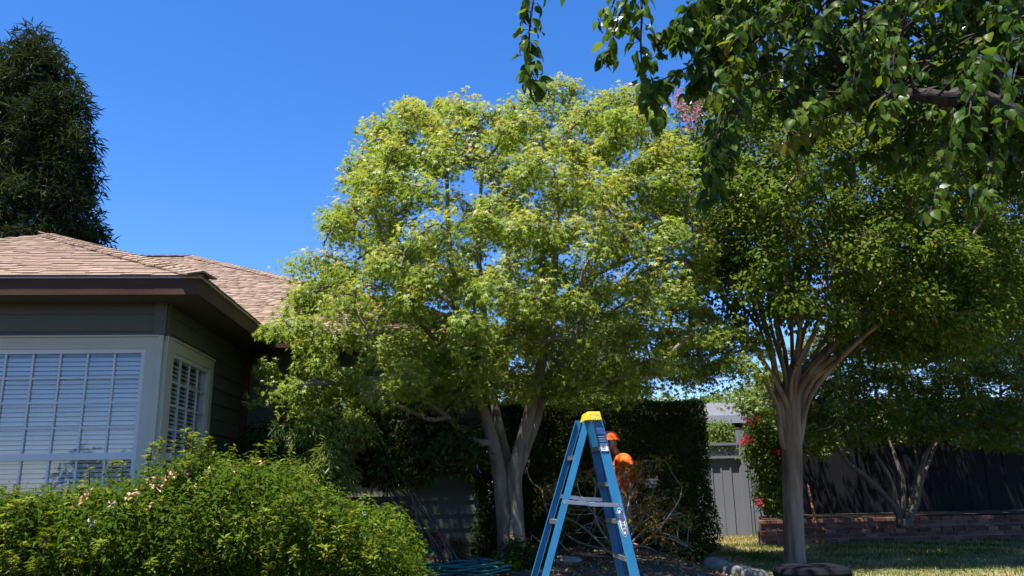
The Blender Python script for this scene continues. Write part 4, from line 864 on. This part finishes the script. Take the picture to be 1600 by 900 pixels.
# ================================================================ STEP LADDER
M['blue'] = surf('ladder_fibreglass', [(.2, (.012, .135, .29)), (.55, (.018, .175, .355)), (.68, (.03, .20, .385)), (.8, (.06, .22, .37))], (16, 16, 5), .45, .06, (120, 120, 30), spec=.5)
M['alu'] = surf('ladder_aluminium', [(.2, (.50, .50, .50)), (.8, (.66, .66, .65))], (20, 20, 20), .38, .1, (10, 160, 160), metal=.85)
M['yellow_plastic'] = surf('cap_plastic', [(.2, (.52, .37, .012)), (.5, (.66, .49, .016)), (.8, (.74, .57, .03))], (12, 12, 12), .45, .08, (80, 80, 80))
M['rubber'] = flat('black_rubber', (.02, .02, .022), .7)
lad0 = P(930, 900, 6.45); ladder = thing('step_ladder', 'blue fibreglass step ladder with yellow cap and aluminium steps', 'ladder', (lad0[0], 6.45, 0))
def rail_line(p0, p1, Ya, Yb):
    a, b = P(*p0, Ya), P(*p1, Yb); d = (b-a)/(b[2]-a[2]); return lambda z: a+d*(z-a[2])
rails = {'fn': rail_line((934.5, 659), (991, 895), 6.26, 6.19), 'ff': rail_line((921, 659), (972, 898), 6.54, 6.62), 'rn': rail_line((917, 659), (853, 898), 6.30, 6.24), 'rf': rail_line((904, 657), (835, 898), 6.50, 6.58)}
CZ = P(926, 657, 6.25)[2]
for k, f in rails.items():
    front = k[0] == 'f'; w = .074 if front else .052; t = .028; out = -1 if k[1] == 'n' else 1; mb = MB(); b, a = f(.03), f(CZ+.02)
    def sec(p, x0, x1, y0, y1): return [p+(x0, y0, 0), p+(x1, y0, 0), p+(x1, y1, 0), p+(x0, y1, 0)]
    ys = (-.002, .002) if True else 0
    y0 = out*.0; wy = (0, .0045) if out < 0 else (-.0045, 0); fl = (.0045, t) if out < 0 else (-t, -.0045)
    mb.hexa(sec(b, -w/2, w/2, *wy), sec(a, -w/2, w/2, *wy))
    mb.hexa(sec(b, -w/2, -w/2+.005, *fl), sec(a, -w/2, -w/2+.005, *fl)); mb.hexa(sec(b, w/2-.005, w/2, *fl), sec(a, w/2-.005, w/2, *fl))
    mb.mk('side_rail', M['blue'], ladder)
    q = f(.03); mb = MB(); mb.box((q[0], q[1]-out*.012, .02), (w+.016, .045, .04)); mb.mk('foot', M['rubber'], ladder)
def between(ka, kb, z, h, w, name, mat, lip=True):
    a, b = rails[ka](z), rails[kb](z); mb = MB(); c = (a+b)/2; L = abs(b[1]-a[1])-.012
    d = b-a; ang = math.atan2(d[0], d[1]); rot = Matrix.Rotation(-ang, 3, 'Z'); L = math.hypot(d[0], d[1])-.012
    mb.box((c[0], c[1], z), (w, L, .006), rot); mb.box((c[0]+w/2-.003, c[1], z-h/2), (.005, L, h), rot); mb.box((c[0]-w/2+.003, c[1], z-h/2), (.005, L, h), rot)
    if lip:
        for k in range(5): mb.box((c[0]-w/2+w*(k+.5)/5, c[1], z+.004), (.004, L-.01, .003), rot)
    return mb.mk(name, mat, ladder)
for py in (699, 754, 811, 868): between('fn', 'ff', P(955, py, 6.4)[2], .028, .078, 'step', M['alu'])
z0_ = P(955, 868, 6.4)[2]
between('fn', 'ff', z0_-.30, .028, .078, 'step', M['alu']) if z0_ > .4 else None
for py in (713, 812): between('rn', 'rf', P(880, py, 6.4)[2], .03, .03, 'rear_brace', M['alu'], False)
# spreaders
def spreader(p0, p1, Ya, Yb):
    a, b = P(*p0, Ya), P(*p1, Yb); c = (a+b)/2+(0, 0, -.006); mb = MB()
    for u, v_, dy in ((a, c+(.02, 0, 0), 0), (c-(.02, 0, 0), b, -.006)):
        d = v_-u; L = np.linalg.norm(d); ang = -math.atan2(d[2], d[0]); rot = Matrix.Rotation(math.atan2(d[1], d[0]), 3, 'Z') @ Matrix.Rotation(ang, 3, 'Y'); m_ = (u+v_)/2; mb.box((m_[0], m_[1]+dy, m_[2]), (L, .004, .028), rot); mb.box((m_[0], m_[1]+dy-.006, m_[2]+.012), (L, .012, .004), rot)
    s = mb.mk('spreader', M['alu'], ladder)
    mb = MB()
    for q in (a, c, b): mb.tube([q+(0, -.014, 0), q+(0, .006, 0)], .009, 8)
    mb.mk('rivets', M['alu'], s, kind='stuff')
spreader((881, 784), (969, 789), 6.22, 6.20); spreader((873, 775), (940, 781), 6.57, 6.57)
# cap
ca, cb2 = P(915, 657, 6.2), P(941, 657, 6.2); ta, tb2 = P(918, 643, 6.2), P(938, 643, 6.2); cl = .30; zb_, ztp = ca[2], ta[2]
mb = MB(); xm0, xm1, xt0, xt1 = ca[0], cb2[0], ta[0], tb2[0]
mb.hexa([(xm0, 6.2, zb_), (xm1, 6.2, zb_), (xm1, 6.2+cl, zb_), (xm0, 6.2+cl, zb_)], [(xt0, 6.212, ztp), (xt1, 6.212, ztp), (xt1, 6.188+cl, ztp), (xt0, 6.188+cl, ztp)])
cap = mb.mk('top_cap', M['yellow_plastic'], ladder)
bv = cap.modifiers.new('bevel', 'BEVEL'); bv.width = .006; bv.segments = 2
for u, w_ in ((.25, .75), (.62, .30), (.35, .12), (.8, .7), (.72, .12)):
    x = xm0+(xm1-xm0)*(.12+.76*u); z = zb_+(ztp-zb_)*w_; mb = MB(); mb.ball((x, 6.2+.012*w_, z), (.006, .005, .006), 8, 5); mb.mk('rivet', M['alu'], cap)
# writing
def text(body, parent, name, c, right, up, size, mat, ext=.0006):
    cu = bpy.data.curves.new('lettering', 'FONT'); cu.body = body; cu.size = size; cu.align_x = 'CENTER'; cu.align_y = 'CENTER'; cu.extrude = ext
    tmp = bpy.data.objects.new('tmp', cu); COL.objects.link(tmp); dg = bpy.context.evaluated_depsgraph_get(); me = bpy.data.meshes.new_from_object(tmp.evaluated_get(dg)); bpy.data.objects.remove(tmp)
    me.materials.clear(); me.materials.append(mat); r_, u_ = nrm(np.array(right, float)), nrm(np.array(up, float)); n_ = np.cross(r_, u_)
    V = np.array([v.co for v in me.vertices]); W = np.array(c)+V[:, :1]*r_+V[:, 1:2]*u_+V[:, 2:]*n_-ORI[parent]; me.vertices.foreach_set('co', W.astype(np.float32).ravel()); me.update()
    return link(name, me, parent)
white = flat('print_white', (.75, .77, .78), .5); black = flat('print_black', (.012, .012, .014), .5); sky_b = flat('print_blue', (.03, .25, .62), .4); navy = flat('print_navy', (.012, .03, .09), .4)
fz_ = rails['fn']
def quad(name, z0, z1, u0, u1, off, mat, par, ):
    def q(z, u): p = fz_(z); return (p[0]+u, p[1]-off, z)
    return mk(name, [q(z0, u0), q(z0, u1), q(z1, u1), q(z1, u0)], [(0, 1, 2, 3)], mat, par)
zA, zB = P(940, 709, 6.25)[2], P(934, 666, 6.25)[2]; H = zB-zA
lab = quad('label', zA, zB, -.032, .032, .0012, navy, ladder)
quad('print_panel', zB-.30*H, zB-.005, -.0315, .0315, .002, sky_b, lab); quad('print_panel', zA+.10*H, zA+.38*H, -.029, .029, .002, white, lab)
for i in range(3): quad('print_line', zB-(.40+.085*i)*H, zB-(.35+.085*i)*H, -.027, .027, .002, white, lab)
for i in range(4): quad('print_line', zA+(.31-.05*i)*H, zA+(.325-.05*i)*H, -.024, .012, .0026, black, lab)
rdir = np.array((1, 0, -.05)); udir = nrm(fz_(1.0)-fz_(.5))
for s_, zz, sz_ in (('250lb', zB-.10*H, .029), ('113kg', zB-.215*H, .027)):
    c = fz_(zz)-(0, .0034, 0); text(s_, lab, 'lettering', c, rdir, udir, sz_, white)
zc = P(970, 816, 6.2)[2]; ax = nrm(fz_(.5)-fz_(1.0)); rt = nrm(np.cross((0, -1, 0), ax)); rt = -rt if rt[0] < 0 else rt
def ell(name, ra, rb_, off, mat, par):
    c = fz_(zc); v = [c+ax*ra*math.copysign(abs(math.cos(t))**1.0, math.cos(t))+rt*rb_*math.sin(t)-np.array((0, off, 0)) for t in np.linspace(0, 2*math.pi, 33)[:-1]]
    return mk(name, v, [tuple(range(32))[::-1]], mat, par)
bd = ell('badge', .108, .030, .0012, white, ladder); ell('badge_ring', .103, .027, .0018, black, bd); ell('badge_field', .092, .0215, .0024, white, bd)
text('WERNER', bd, 'lettering', fz_(zc)-(0, .0032, 0), ax, rt, .036, black)

# ================================================================ PERSON AT THE HEDGE
PY = 11.65
pc = P(962, 860, PY); pz = hz(pc[0], PY); person = thing('person', 'person in orange helmet and orange work shirt bending at the hedge with a powered tool', 'person', (pc[0], PY, pz))
M['orange'] = surf('hi_vis_cloth', [(.2, (.80, .10, .01)), (.8, (.92, .165, .013))], (9, 9, 9), .75, .5, (22, 22, 22), bdist=.02)
M['hardhat'] = surf('helmet_plastic', [(.2, (.75, .10, .01)), (.8, (.85, .14, .015))], (6, 6, 6), .35)
M['skin'] = surf('skin', [(.2, (.26, .14, .09)), (.8, (.36, .20, .13))], (20, 20, 20), .55)
M['trouser'] = surf('trouser_cloth', [(.2, (.018, .02, .028)), (.8, (.032, .035, .045))], (20, 20, 20), .85, .4, (40, 40, 40))
def skin_mesh(name, joints, edges, radii, root, mat, parent, sub=2):
    me = bpy.data.meshes.new(name); o0 = ORI[parent]; me.from_pydata([tuple(np.array(j)-o0) for j in joints], edges, []); o = bpy.data.objects.new(name, me); COL.objects.link(o)
    md = o.modifiers.new('s', 'SKIN'); md.use_smooth_shade = True
    for i, r_ in enumerate(radii): me.skin_vertices[0].data[i].radius = r_ if hasattr(r_, '__len__') else (r_, r_); me.skin_vertices[0].data[i].use_root = (i == root)
    sd = o.modifiers.new('d', 'SUBSURF'); sd.levels = sd.render_levels = sub
    dg = bpy.context.evaluated_depsgraph_get(); m2 = bpy.data.meshes.new_from_object(o.evaluated_get(dg)); bpy.data.objects.remove(o); m2.materials.clear(); m2.materials.append(mat)
    o2 = link(name, m2, parent, None, True); m2.name = name; return o2
def W(px, py, dy=0): return P(px+4, py, PY+dy)
hip, waist, chest, neck, head = W(966, 778, .0), W(967, 758, .0), W(968, 728, -.02), W(957, 706, -.02), W(949, 692, -.03)
shN, shF = W(973, 719, -.19), W(961, 715, .20)               # near (camera side) and far shoulders
elN, wrN = W(986, 748, -.28), W(994, 752, -.40); elF, wrF = W(975, 752, .08), W(981, 771, -.22)
J = [hip, waist, chest, neck, head, shN, elN, wrN, shF, elF, wrF]; E_ = [(0, 1), (1, 2), (2, 3), (3, 4), (2, 5), (5, 6), (6, 7), (2, 8), (8, 9), (9, 10)]
RR = [(.15, .115), (.14, .11), (.16, .125), .055, .075, .062, .045, .03, .062, .045, .03]
for s_, dx_, dy in ((0, .03, -.1), (1, -.02, .11)):
    k = len(J); g = np.array((pc[0], PY, pz)); J += [hip+(dx_*.5, dy, -.08), np.array((hip[0]+.06+dx_, PY+dy, pz+.5)), np.array((hip[0]-.02+dx_*2, PY+dy*1.2, pz+.09)), np.array((hip[0]+.14+dx_*2, PY+dy*1.2-.02, pz+.04))]; E_ += [(0, k), (k, k+1), (k+1, k+2), (k+2, k+3)]; RR += [.095, .065, .045, .04]
def hand(J, E_, RR, w, d, side):           # palm, four bent fingers of different lengths and a thumb
    d = nrm(d); s = nrm(np.cross(d, side)); n = np.cross(d, s); k0 = len(J)-0; wi = w; base = J.index if False else None
    J.append(wi+d*.05); RR.append((.036, .018)); E_.append((hand.wrist, k0)); p = k0
    for i, (o, L) in enumerate(((-.03, .062), (-.01, .072), (.01, .068), (.03, .054))):
        k = len(J); J += [wi+d*.085+s*o, wi+d*(.085+L*.45)+s*o+n*.012, wi+d*(.085+L*.55)+s*o+n*.04]; RR += [.0105, .0095, .008]; E_ += [(p, k), (k, k+1), (k+1, k+2)]
    k = len(J); J += [wi+d*.045-s*.042+n*.012, wi+d*.08-s*.052+n*.035]; RR += [.0115, .009]; E_ += [(p, k), (k, k+1)]
hand.wrist = 7; hand(J, E_, RR, wrN, wrN-elN+(.02, 0, .05), np.array((0, 1, 0.)))
hand.wrist = 10; hand(J, E_, RR, wrF, wrF-elF, np.array((0, 1, 0.)))
skin_mesh('body', J, E_, RR, 0, M['skin'], person, 1)
fw = lambda a, b, t: a+(b-a)*t
skin_mesh('shirt', [fw(hip, waist, .3), waist, chest, fw(chest, neck, .75), shN, elN, fw(elN, wrN, .8), shF, elF, fw(elF, wrF, .8)], [(0, 1), (1, 2), (2, 3), (2, 4), (4, 5), (5, 6), (2, 7), (7, 8), (8, 9)], [(.165, .13), (.16, .128), (.185, .145), .07, .085, .066, .05, .085, .066, .05], 2, M['orange'], person)
L0, L1 = 11, 15
skin_mesh('trousers', [waist-(0, 0, .05), hip]+[J[i] for i in (11, 12, 13)]+[J[i] for i in (15, 16, 17)], [(0, 1), (1, 2), (2, 3), (3, 4), (1, 5), (5, 6), (6, 7)], [(.16, .125), (.165, .13), .11, .082, .064, .11, .082, .064], 1, M['trouser'], person)
for i in (13, 17):
    mb = MB(); a = J[i]; mb.ball((a[0]+.05, a[1], pz+.05), (.15, .052, .05), 10, 7); mb.ball((a[0]-.03, a[1], pz+.1), (.062, .055, .09), 10, 7); mb.mk('boot', M['rubber'], person, True)
hr = Matrix.Rotation(R(18), 3, 'Y')
mb = MB(); mb.ball(head+(0, 0, .01), (.088, .076, .118), 12, 9, hr); mb.ball(head+(.088, 0, -.02), (.018, .014, .024), 8, 6); hd_ = mb.mk('head', M['skin'], person, True)
for dy in (-.03, .03):
    mb = MB(); mb.ball(head+(.078, dy, .012), (.012, .013, .009), 8, 6); mb.mk('eye', flat('eye_white', (.5, .5, .48), .3) if 'eye_white' not in bpy.data.materials else bpy.data.materials['eye_white'], hd_)
mb = MB(); mb.box(head+(.078, 0, -.062), (.012, .045, .009)); mb.mk('mouth', flat('lip', (.22, .08, .07), .5), hd_)
hc = head+(0, 0, .055); mb = MB(); nu, nv = 18, 7; V = []
for i in range(nv+1):
    th = math.pi/2*i/nv
    for j in range(nu):
        ph = 2*math.pi*j/nu; V.append(hc+np.array((.135*math.sin(th)*math.cos(ph), .112*math.sin(th)*math.sin(ph), .115*math.cos(th)*(1+.05*math.cos(2*ph)))))
F = [(i*nu+j, (i+1)*nu+j, (i+1)*nu+(j+1) % nu, i*nu+(j+1) % nu) for i in range(nv) for j in range(nu)]
n = len(V); V += [hc+np.array(((.165 if abs(j-nu/2) > nu/4 else .16)*math.cos(2*math.pi*j/nu), .128*math.sin(2*math.pi*j/nu), -.018)) for j in range(nu)]; F += [(nv*nu+j, n+j, n+(j+1) % nu, nv*nu+(j+1) % nu) for j in range(nu)]
helm = mk('helmet', V, F, M['hardhat'], person, smooth=True); sld = helm.modifiers.new('solid', 'SOLIDIFY'); sld.thickness = .006
mb = MB(); mb.ball(head+(.0, -.09, .0), (.04, .024, .052), 10, 7); mb.mk('ear_muff', flat('muff_grey', (.35, .35, .34), .5), person, True)
mb = MB(); mb.box(W(976, 746, -.17), (.15, .012, .045), Matrix.Rotation(R(20), 3, 'Y')); mb.mk('reflective_strip', flat('reflective_grey', (.55, .56, .55), .3), person)
mb = MB(); mb.ball(W(967, 725, .02)+(0, -.19, 0), (.14, .03, .15), 12, 8, Matrix.Rotation(R(-25), 3, 'Y')); mb.mk('sleeve_fold', M['orange'], person, True)
tool = thing('hedge_trimmer', 'black and orange powered trimmer with white fuel tank held against the hedge', 'power tool', W(1008, 735, -.45))
c0 = W(1007, 732, -.45); rt_ = Matrix.Rotation(R(12), 3, 'Y')
mb = MB(); mb.ball(c0, (.085, .085, .125), 12, 9, rt_); mb.box(c0+(.0, -.07, .0), (.09, .05, .15), rt_); mb.mk('engine_cover', M['rubber'], tool, True)
for q, r_ in ((W(1004, 721, -.5), .024), (W(1009, 744, -.55), .02), (W(1021, 745, -.47), .026)):
    mb = MB(); mb.tube([q-(0, 0, .015), q+(0, 0, .015)], r_, 10); mb.mk('orange_cap', M['hardhat'], tool)
t0 = W(1012, 755, -.45); loft([[tuple(np.array(p)) for p in rrect(t0[0]+dx_, t0[1], t0[2]+dz, w, .11, .03)] for dx_, dz, w in ((-.01, -.06, .10), (-.006, -.055, .13), (.005, .02, .17), (.012, .055, .19), (.012, .06, .16))], surf('tank_plastic', [(.2, (.55, .56, .5)), (.8, (.66, .67, .6))], (8, 8, 8), .4), 'fuel_tank', tool)
mb = MB(); mb.tube(curve([W(1000, 738, -.45), W(993, 748, -.42), W(985, 765, -.35), W(978, 785, -.3), W(966, 810, -.25)], 12), .015, 8); mb.mk('shaft', M['rubber'], tool, True)
mb = MB(); mb.ball(W(984, 772, -.34), (.07, .05, .11), 10, 8, Matrix.Rotation(R(25), 3, 'Y')); mb.mk('gear_housing', M['hardhat'], tool, True)
mb = MB(); mb.ball(W(993, 748, -.42), (.05, .05, .06), 10, 8); mb.tube([W(988, 752, -.42), W(990, 720, -.42)], .03, 8); mb.mk('handle', M['hardhat'], tool, True)

# ================================================================ PEAR TREE OVERHEAD
rng = np.random.default_rng(24)
pt = np.array((4.15, 3.6, 0.0)); pear = thing('pear_tree', 'overhanging tree with large glossy leaves on drooping twigs at the upper right', 'tree', pt)
limb_part('trunk', np.array([pt, pt+(.02, 0, 1.2), pt+(0, .05, 2.2), pt+(.05, .1, 3.2), pt+(.1, .1, 4.6)]), .2, .1, M['pearbark'], pear, 14, .3, .06)
def pp(l): return np.array([P(a, b, c) for a, b, c in l])
HL = [(np.vstack([[pt+(0, .02, 2.0)], pp([(1570, 172, 3.35), (1480, 155, 3.3), (1425, 148, 3.35), (1370, 152, 3.6), (1310, 150, 3.9), (1240, 120, 4.2)])]), .062, .016, [.0]),
      (pp([(1400, 150, 3.9), (1330, 90, 4.0), (1270, 40, 4.1), (1220, -30, 4.2)]), .03, .012, 0), (pp([(1310, 150, 4.1), (1290, 60, 4.3), (1300, -40, 4.4)]), .03, .012, 0)]
for a, r0_, r1_, _ in HL: limb_part('limb', a, r0_, r1_, M['pearbark'], pear, 12, 0, .08, .6)
TW = [[(840, -60, 3.6), (833, 0, 3.6), (828, 40, 3.6), (826, 90, 3.6), (830, 118, 3.6), (846, 142, 3.58)],
      [(1010, -50, 3.7), (985, -10, 3.7), (965, 30, 3.7), (955, 70, 3.7), (950, 100, 3.7)], [(975, -40, 3.8), (958, 5, 3.8), (945, 40, 3.8)],
      [(1000, -40, 3.6), (1003, 20, 3.6), (1001, 70, 3.6), (1006, 125, 3.6), (1018, 165, 3.58), (1032, 195, 3.55)],
      [(1240, 20, 4.0), (1170, 50, 3.9), (1110, 85, 3.8), (1065, 110, 3.75), (1030, 128, 3.7), (1018, 150, 3.7)], [(1300, 110, 4.0), (1220, 95, 3.9), (1150, 100, 3.8), (1100, 118, 3.8), (1085, 130, 3.8)],
      [(1310, 20, 4.1), (1200, -10, 4.0), (1110, 10, 3.9), (1050, 40, 3.9), (1030, 60, 3.9)], [(1250, -40, 3.9), (1130, -20, 3.8), (1075, 20, 3.7), (1068, 75, 3.7)],
      [(1220, 110, 3.6), (1150, 160, 3.5), (1122, 215, 3.4), (1112, 270, 3.3), (1108, 320, 3.25)], [(1180, 140, 3.5), (1150, 190, 3.4), (1135, 230, 3.35), (1128, 262, 3.3)],
      [(1400, 150, 3.8), (1340, 165, 3.6), (1290, 185, 3.5), (1245, 205, 3.4), (1215, 235, 3.35)], [(1340, 160, 3.7), (1300, 150, 3.4), (1262, 165, 3.2), (1240, 190, 3.15)],
      [(1480, 190, 3.5), (1470, 240, 3.3), (1462, 300, 3.1), (1452, 335, 3.0)], [(1560, 200, 3.5), (1545, 260, 3.3), (1530, 330, 3.1)], [(1450, 170, 3.8), (1420, 200, 3.7), (1395, 235, 3.7), (1385, 260, 3.7)], [(1500, 180, 3.9), (1440, 230, 3.9), (1420, 270, 3.9)], [(1400, 60, 3.1), (1396, 110, 3.05), (1388, 160, 3.0), (1380, 200, 3.0)], [(1530, 90, 2.9), (1520, 140, 2.85), (1512, 190, 2.8), (1500, 240, 2.8)], [(1590, 60, 2.9), (1580, 140, 2.85), (1572, 200, 2.8)]]
lim = [(a, r0_, r1_) for a, r0_, r1_, _ in HL]
MASS = [(1075, 30), (1120, -60), (1700, -60), (1700, 230), (1580, 260), (1470, 215), (1400, 240), (1330, 190), (1230, 170), (1170, 165), (1115, 130)]
for c in crown(MASS, 4.1, .9, 150, .1, (), edge=4):
    e = c+rng.normal(size=3)*(.18, .15, .05)+(-.1, 0, -.28); TW.append([c+(.25, 0, .22), c+(.1, 0, .1), c, (c+e)/2+(0, 0, .03), e])
SEG = []; LP, LN, LD, LS, LT = [], [], [], [], []
mainpts = np.vstack([curve(a, 30) for a, _, _ in lim])
for i, t_ in enumerate(TW):
    c = np.array([P(*q) for q in t_]) if not isinstance(t_[0], np.ndarray) else np.array(t_)
    j = mainpts[np.argmin(((mainpts-c[0])**2).sum(1))]
    if i >= 19: c = np.vstack([[j], [(j+c[0])/2+(0, 0, .08)], c])
    elif c[0][2] < 3.4: c = np.vstack([[j], c])
    L = np.linalg.norm(np.diff(c, axis=0), axis=1).sum(); n = max(8, int(L/.05)); cc = curve(c, n)
    rr = np.linspace(.009 if i >= 19 else .007, .0022, n)
    for k in range(n-1): SEG.append((cc[k], cc[k+1], rr[k], rr[k+1]))
    s_ = 0.0; L1 = L if i < 19 else L*.62; tone = rng.random()
    m_ = int(L1/(.0105 if i < 19 else .0095))
    for k in range(m_):
        u = 1-(rng.random()**1.15)*L1/L; b = cc[min(n-1, int(u*(n-1)))]; a = rng.random()*6.28; st = np.array((math.cos(a), math.sin(a), .1)); tip_ = b+st*rng.uniform(.015, .05)+(0, 0, -.012)
        SEG.append((b, tip_, .0012, .001)); LP.append(tip_); LD.append(st*.55+np.array((0, 0, -.9))+rng.normal(size=3)*.25); LN.append(st*.8+np.array((0, -.1, .45))+rng.normal(size=3)*.45); LS.append(rng.uniform(.042, .074) if i >= 8 else rng.uniform(.052, .086)); LT.append(.15+.3*tone+.4*rng.random()+(.45 if rng.random() < .03 else 0)+(.35 if 10 <= i <= 11 else 0))
SEG = [(np.array(a), np.array(b), c, d) for a, b, c, d in SEG]
frusta('twig', np.array([s[0] for s in SEG]), np.array([s[1] for s in SEG]), np.array([s[2] for s in SEG]), np.array([s[3] for s in SEG]), M['pearbark'], pear, 4)
LP, LN, LD, LS, LT = [np.array(q) for q in (LP, LN, LD, LS, LT)]
q_ = (LP-EYE)@cF; qx, qy = 800+FPX*((LP-EYE)@cR)/q_, 450-FPX*((LP-EYE)@cU)/q_
k = ~((np.abs(qx-1455) < 35) & (np.abs(qy-150) < 22) & (LP[:, 1] < 3.5)); LP, LN, LD, LS, LT = LP[k], LN[k], LD[k], LS[k], LT[k]
sc_ = (LP-EYE)@cF; fx_ = 800+FPX*((LP-EYE)@cR)/sc_; fy_ = 450-FPX*((LP-EYE)@cU)/sc_
vis = (fx_ > 0) & (fx_ < 1600) & (fy_ > 0) & (fy_ < 900); key = np.where(vis, LS/sc_, 0)*(1+2.0*(fx_ < 1110)); od = np.argsort(-key); first, rest = od[:300], od[300:]
variants = []
for k in range(10):
    me = bpy.data.meshes.new('leaf'); V = T_PEAR[0].copy(); V[:, 2] += -.12*(k % 3)*V[:, 1]**2; V[:, 0] *= (.85+.03*k); me.from_pydata([tuple(q) for q in V], [], [tuple(q) for q in T_PEAR[1]]); me.materials.append(M['pear'])
    a = me.attributes.new('tint', 'FLOAT', 'POINT'); a.data.foreach_set('value', np.full(len(V), .12+.075*k, np.float32)); variants.append(me)
S_, D_, N_ = frames(LN, LD)
for i in first:
    o = bpy.data.objects.new('leaf', variants[int(np.clip(round((LT[i]-.12)/.075), 0, 9))]); COL.objects.link(o); o.parent = pear; s = LS[i]
    mt_ = Matrix(np.column_stack([S_[i], D_[i], N_[i]]).tolist()).to_4x4(); mt_ = Matrix.Translation(Vector(LP[i]-ORI[pear])) @ mt_ @ Matrix.Scale(float(s), 4); o.matrix_local = mt_
leaves('foliage', LP[rest], LN[rest], LD[rest], LS[rest], T_PEAR, M['pear'], pear, LT[rest])
# unseen canopy added above and behind the viewpoint, shading the camera and right side
cx_ = rng.uniform(-3.4, 10, 3000); cy_ = rng.uniform(-4, 7.2, 3000); cz_ = rng.uniform(4.6, 8.2, 3000)
k = (cz_ > 1.6+.70*np.maximum(cy_, 0)) & (cy_ < np.where(cx_ > .4, 5.6, 4.0+.1*np.sin(cx_*3))) & (((cx_-3.6)/7.2)**2+((cy_-1.5)/6)**2 < 1)
UC = np.stack([cx_, cy_, cz_], 1)[k][:70]
up_l = [(np.array([pt+(.1, .1, 4.4), pt+(dx_*.4, dy*.4, 5.6), pt+(dx_, dy, 6.6)]), .07, .02) for dx_, dy in ((-2.5, -1), (-4.5, -1.5), (-1, -3.5), (2, -2.5), (3.5, 0), (1.5, 1.2), (-2.5, .0))]
for a, r0_, r1_ in up_l: limb_part('limb', a, r0_, r1_, M['pearbark'], pear, 8)
pos, par, rad, nl = grow(up_l, UC, step=.3); twig_mesh('added_shade_twig', pos, par, rad, nl, M['pearbark'], pear, 4)
clumpy_plant(pear, UC, .55, 120, T_OVAL, .15, M['pear'], name='added_shade_foliage', flat_=.7, up=.8, rnd=.7, droop=.4)
print('pear leaves', len(LP), len(UC))

# ================================================================ STREET TREES BEHIND THE CAMERA (seen only mirrored in the window panes)
for k, (x, y, h) in enumerate([(-16, -26, 3.2), (-9, -28, 2.6), (-2, -27, 3.4), (6, -29, 3.0)]):
    b = np.array((x, y, 0.)); t = thing('offscreen_tree', ['low dark tree mirrored farthest left in the front window', 'small dark tree mirrored in the middle of the front window', 'taller dark tree mirrored at the right of the front window', 'dark street tree standing behind the ladder viewpoint'][k], 'tree', b, 'trees across the street')
    limb_part('trunk', np.array([b, b+(0, 0, h*.3), b+(.1, 0, h*.6)]), .15, .08, M['darkbark'], t, 7, .2)
    C = b+(0, 0, h*.6)+rng.normal(size=(45, 3))*(1.7, 1.2, h*.2); C[:, 2] = np.clip(C[:, 2], .5, h)
    clumpy_plant(t, C, .8, 90, T_DIA, .28, M['hedge'], flat_=.7)

b = np.array((-4.6, .6, 0.)); t = thing('offscreen_tree', 'added unseen tree whose crown shades the big shrub from above the picture', 'tree', b)  # invented tree, out of view, put in to shade the big shrub
limb_part('trunk', np.array([b, b+(0, 0, 1.8), b+(.1, .2, 3.6), b+(.2, .5, 5)]), .14, .06, M['darkbark'], t, 9, .25)
C = b+(.4, 1.0, 5.4)+nrm(rng.normal(size=(110, 3)))*rng.random((110, 1))**.4*(3.2, 2.3, 1.3)
C = C[(C[:, 2] > 1.7+.72*np.maximum(C[:, 1], 0))]; pos, par, rad, nl = grow([(np.array([b+(0, 0, 3), b+(.1, .3, 4.2), b+(.2, .5, 5)]), .07, .05)], C, step=.3); twig_mesh('twig', pos, par, rad, nl, M['darkbark'], t, 4)
clumpy_plant(t, C, .5, 110, T_OVAL, .14, M['myrtle'], flat_=.7, up=.8, rnd=.7)
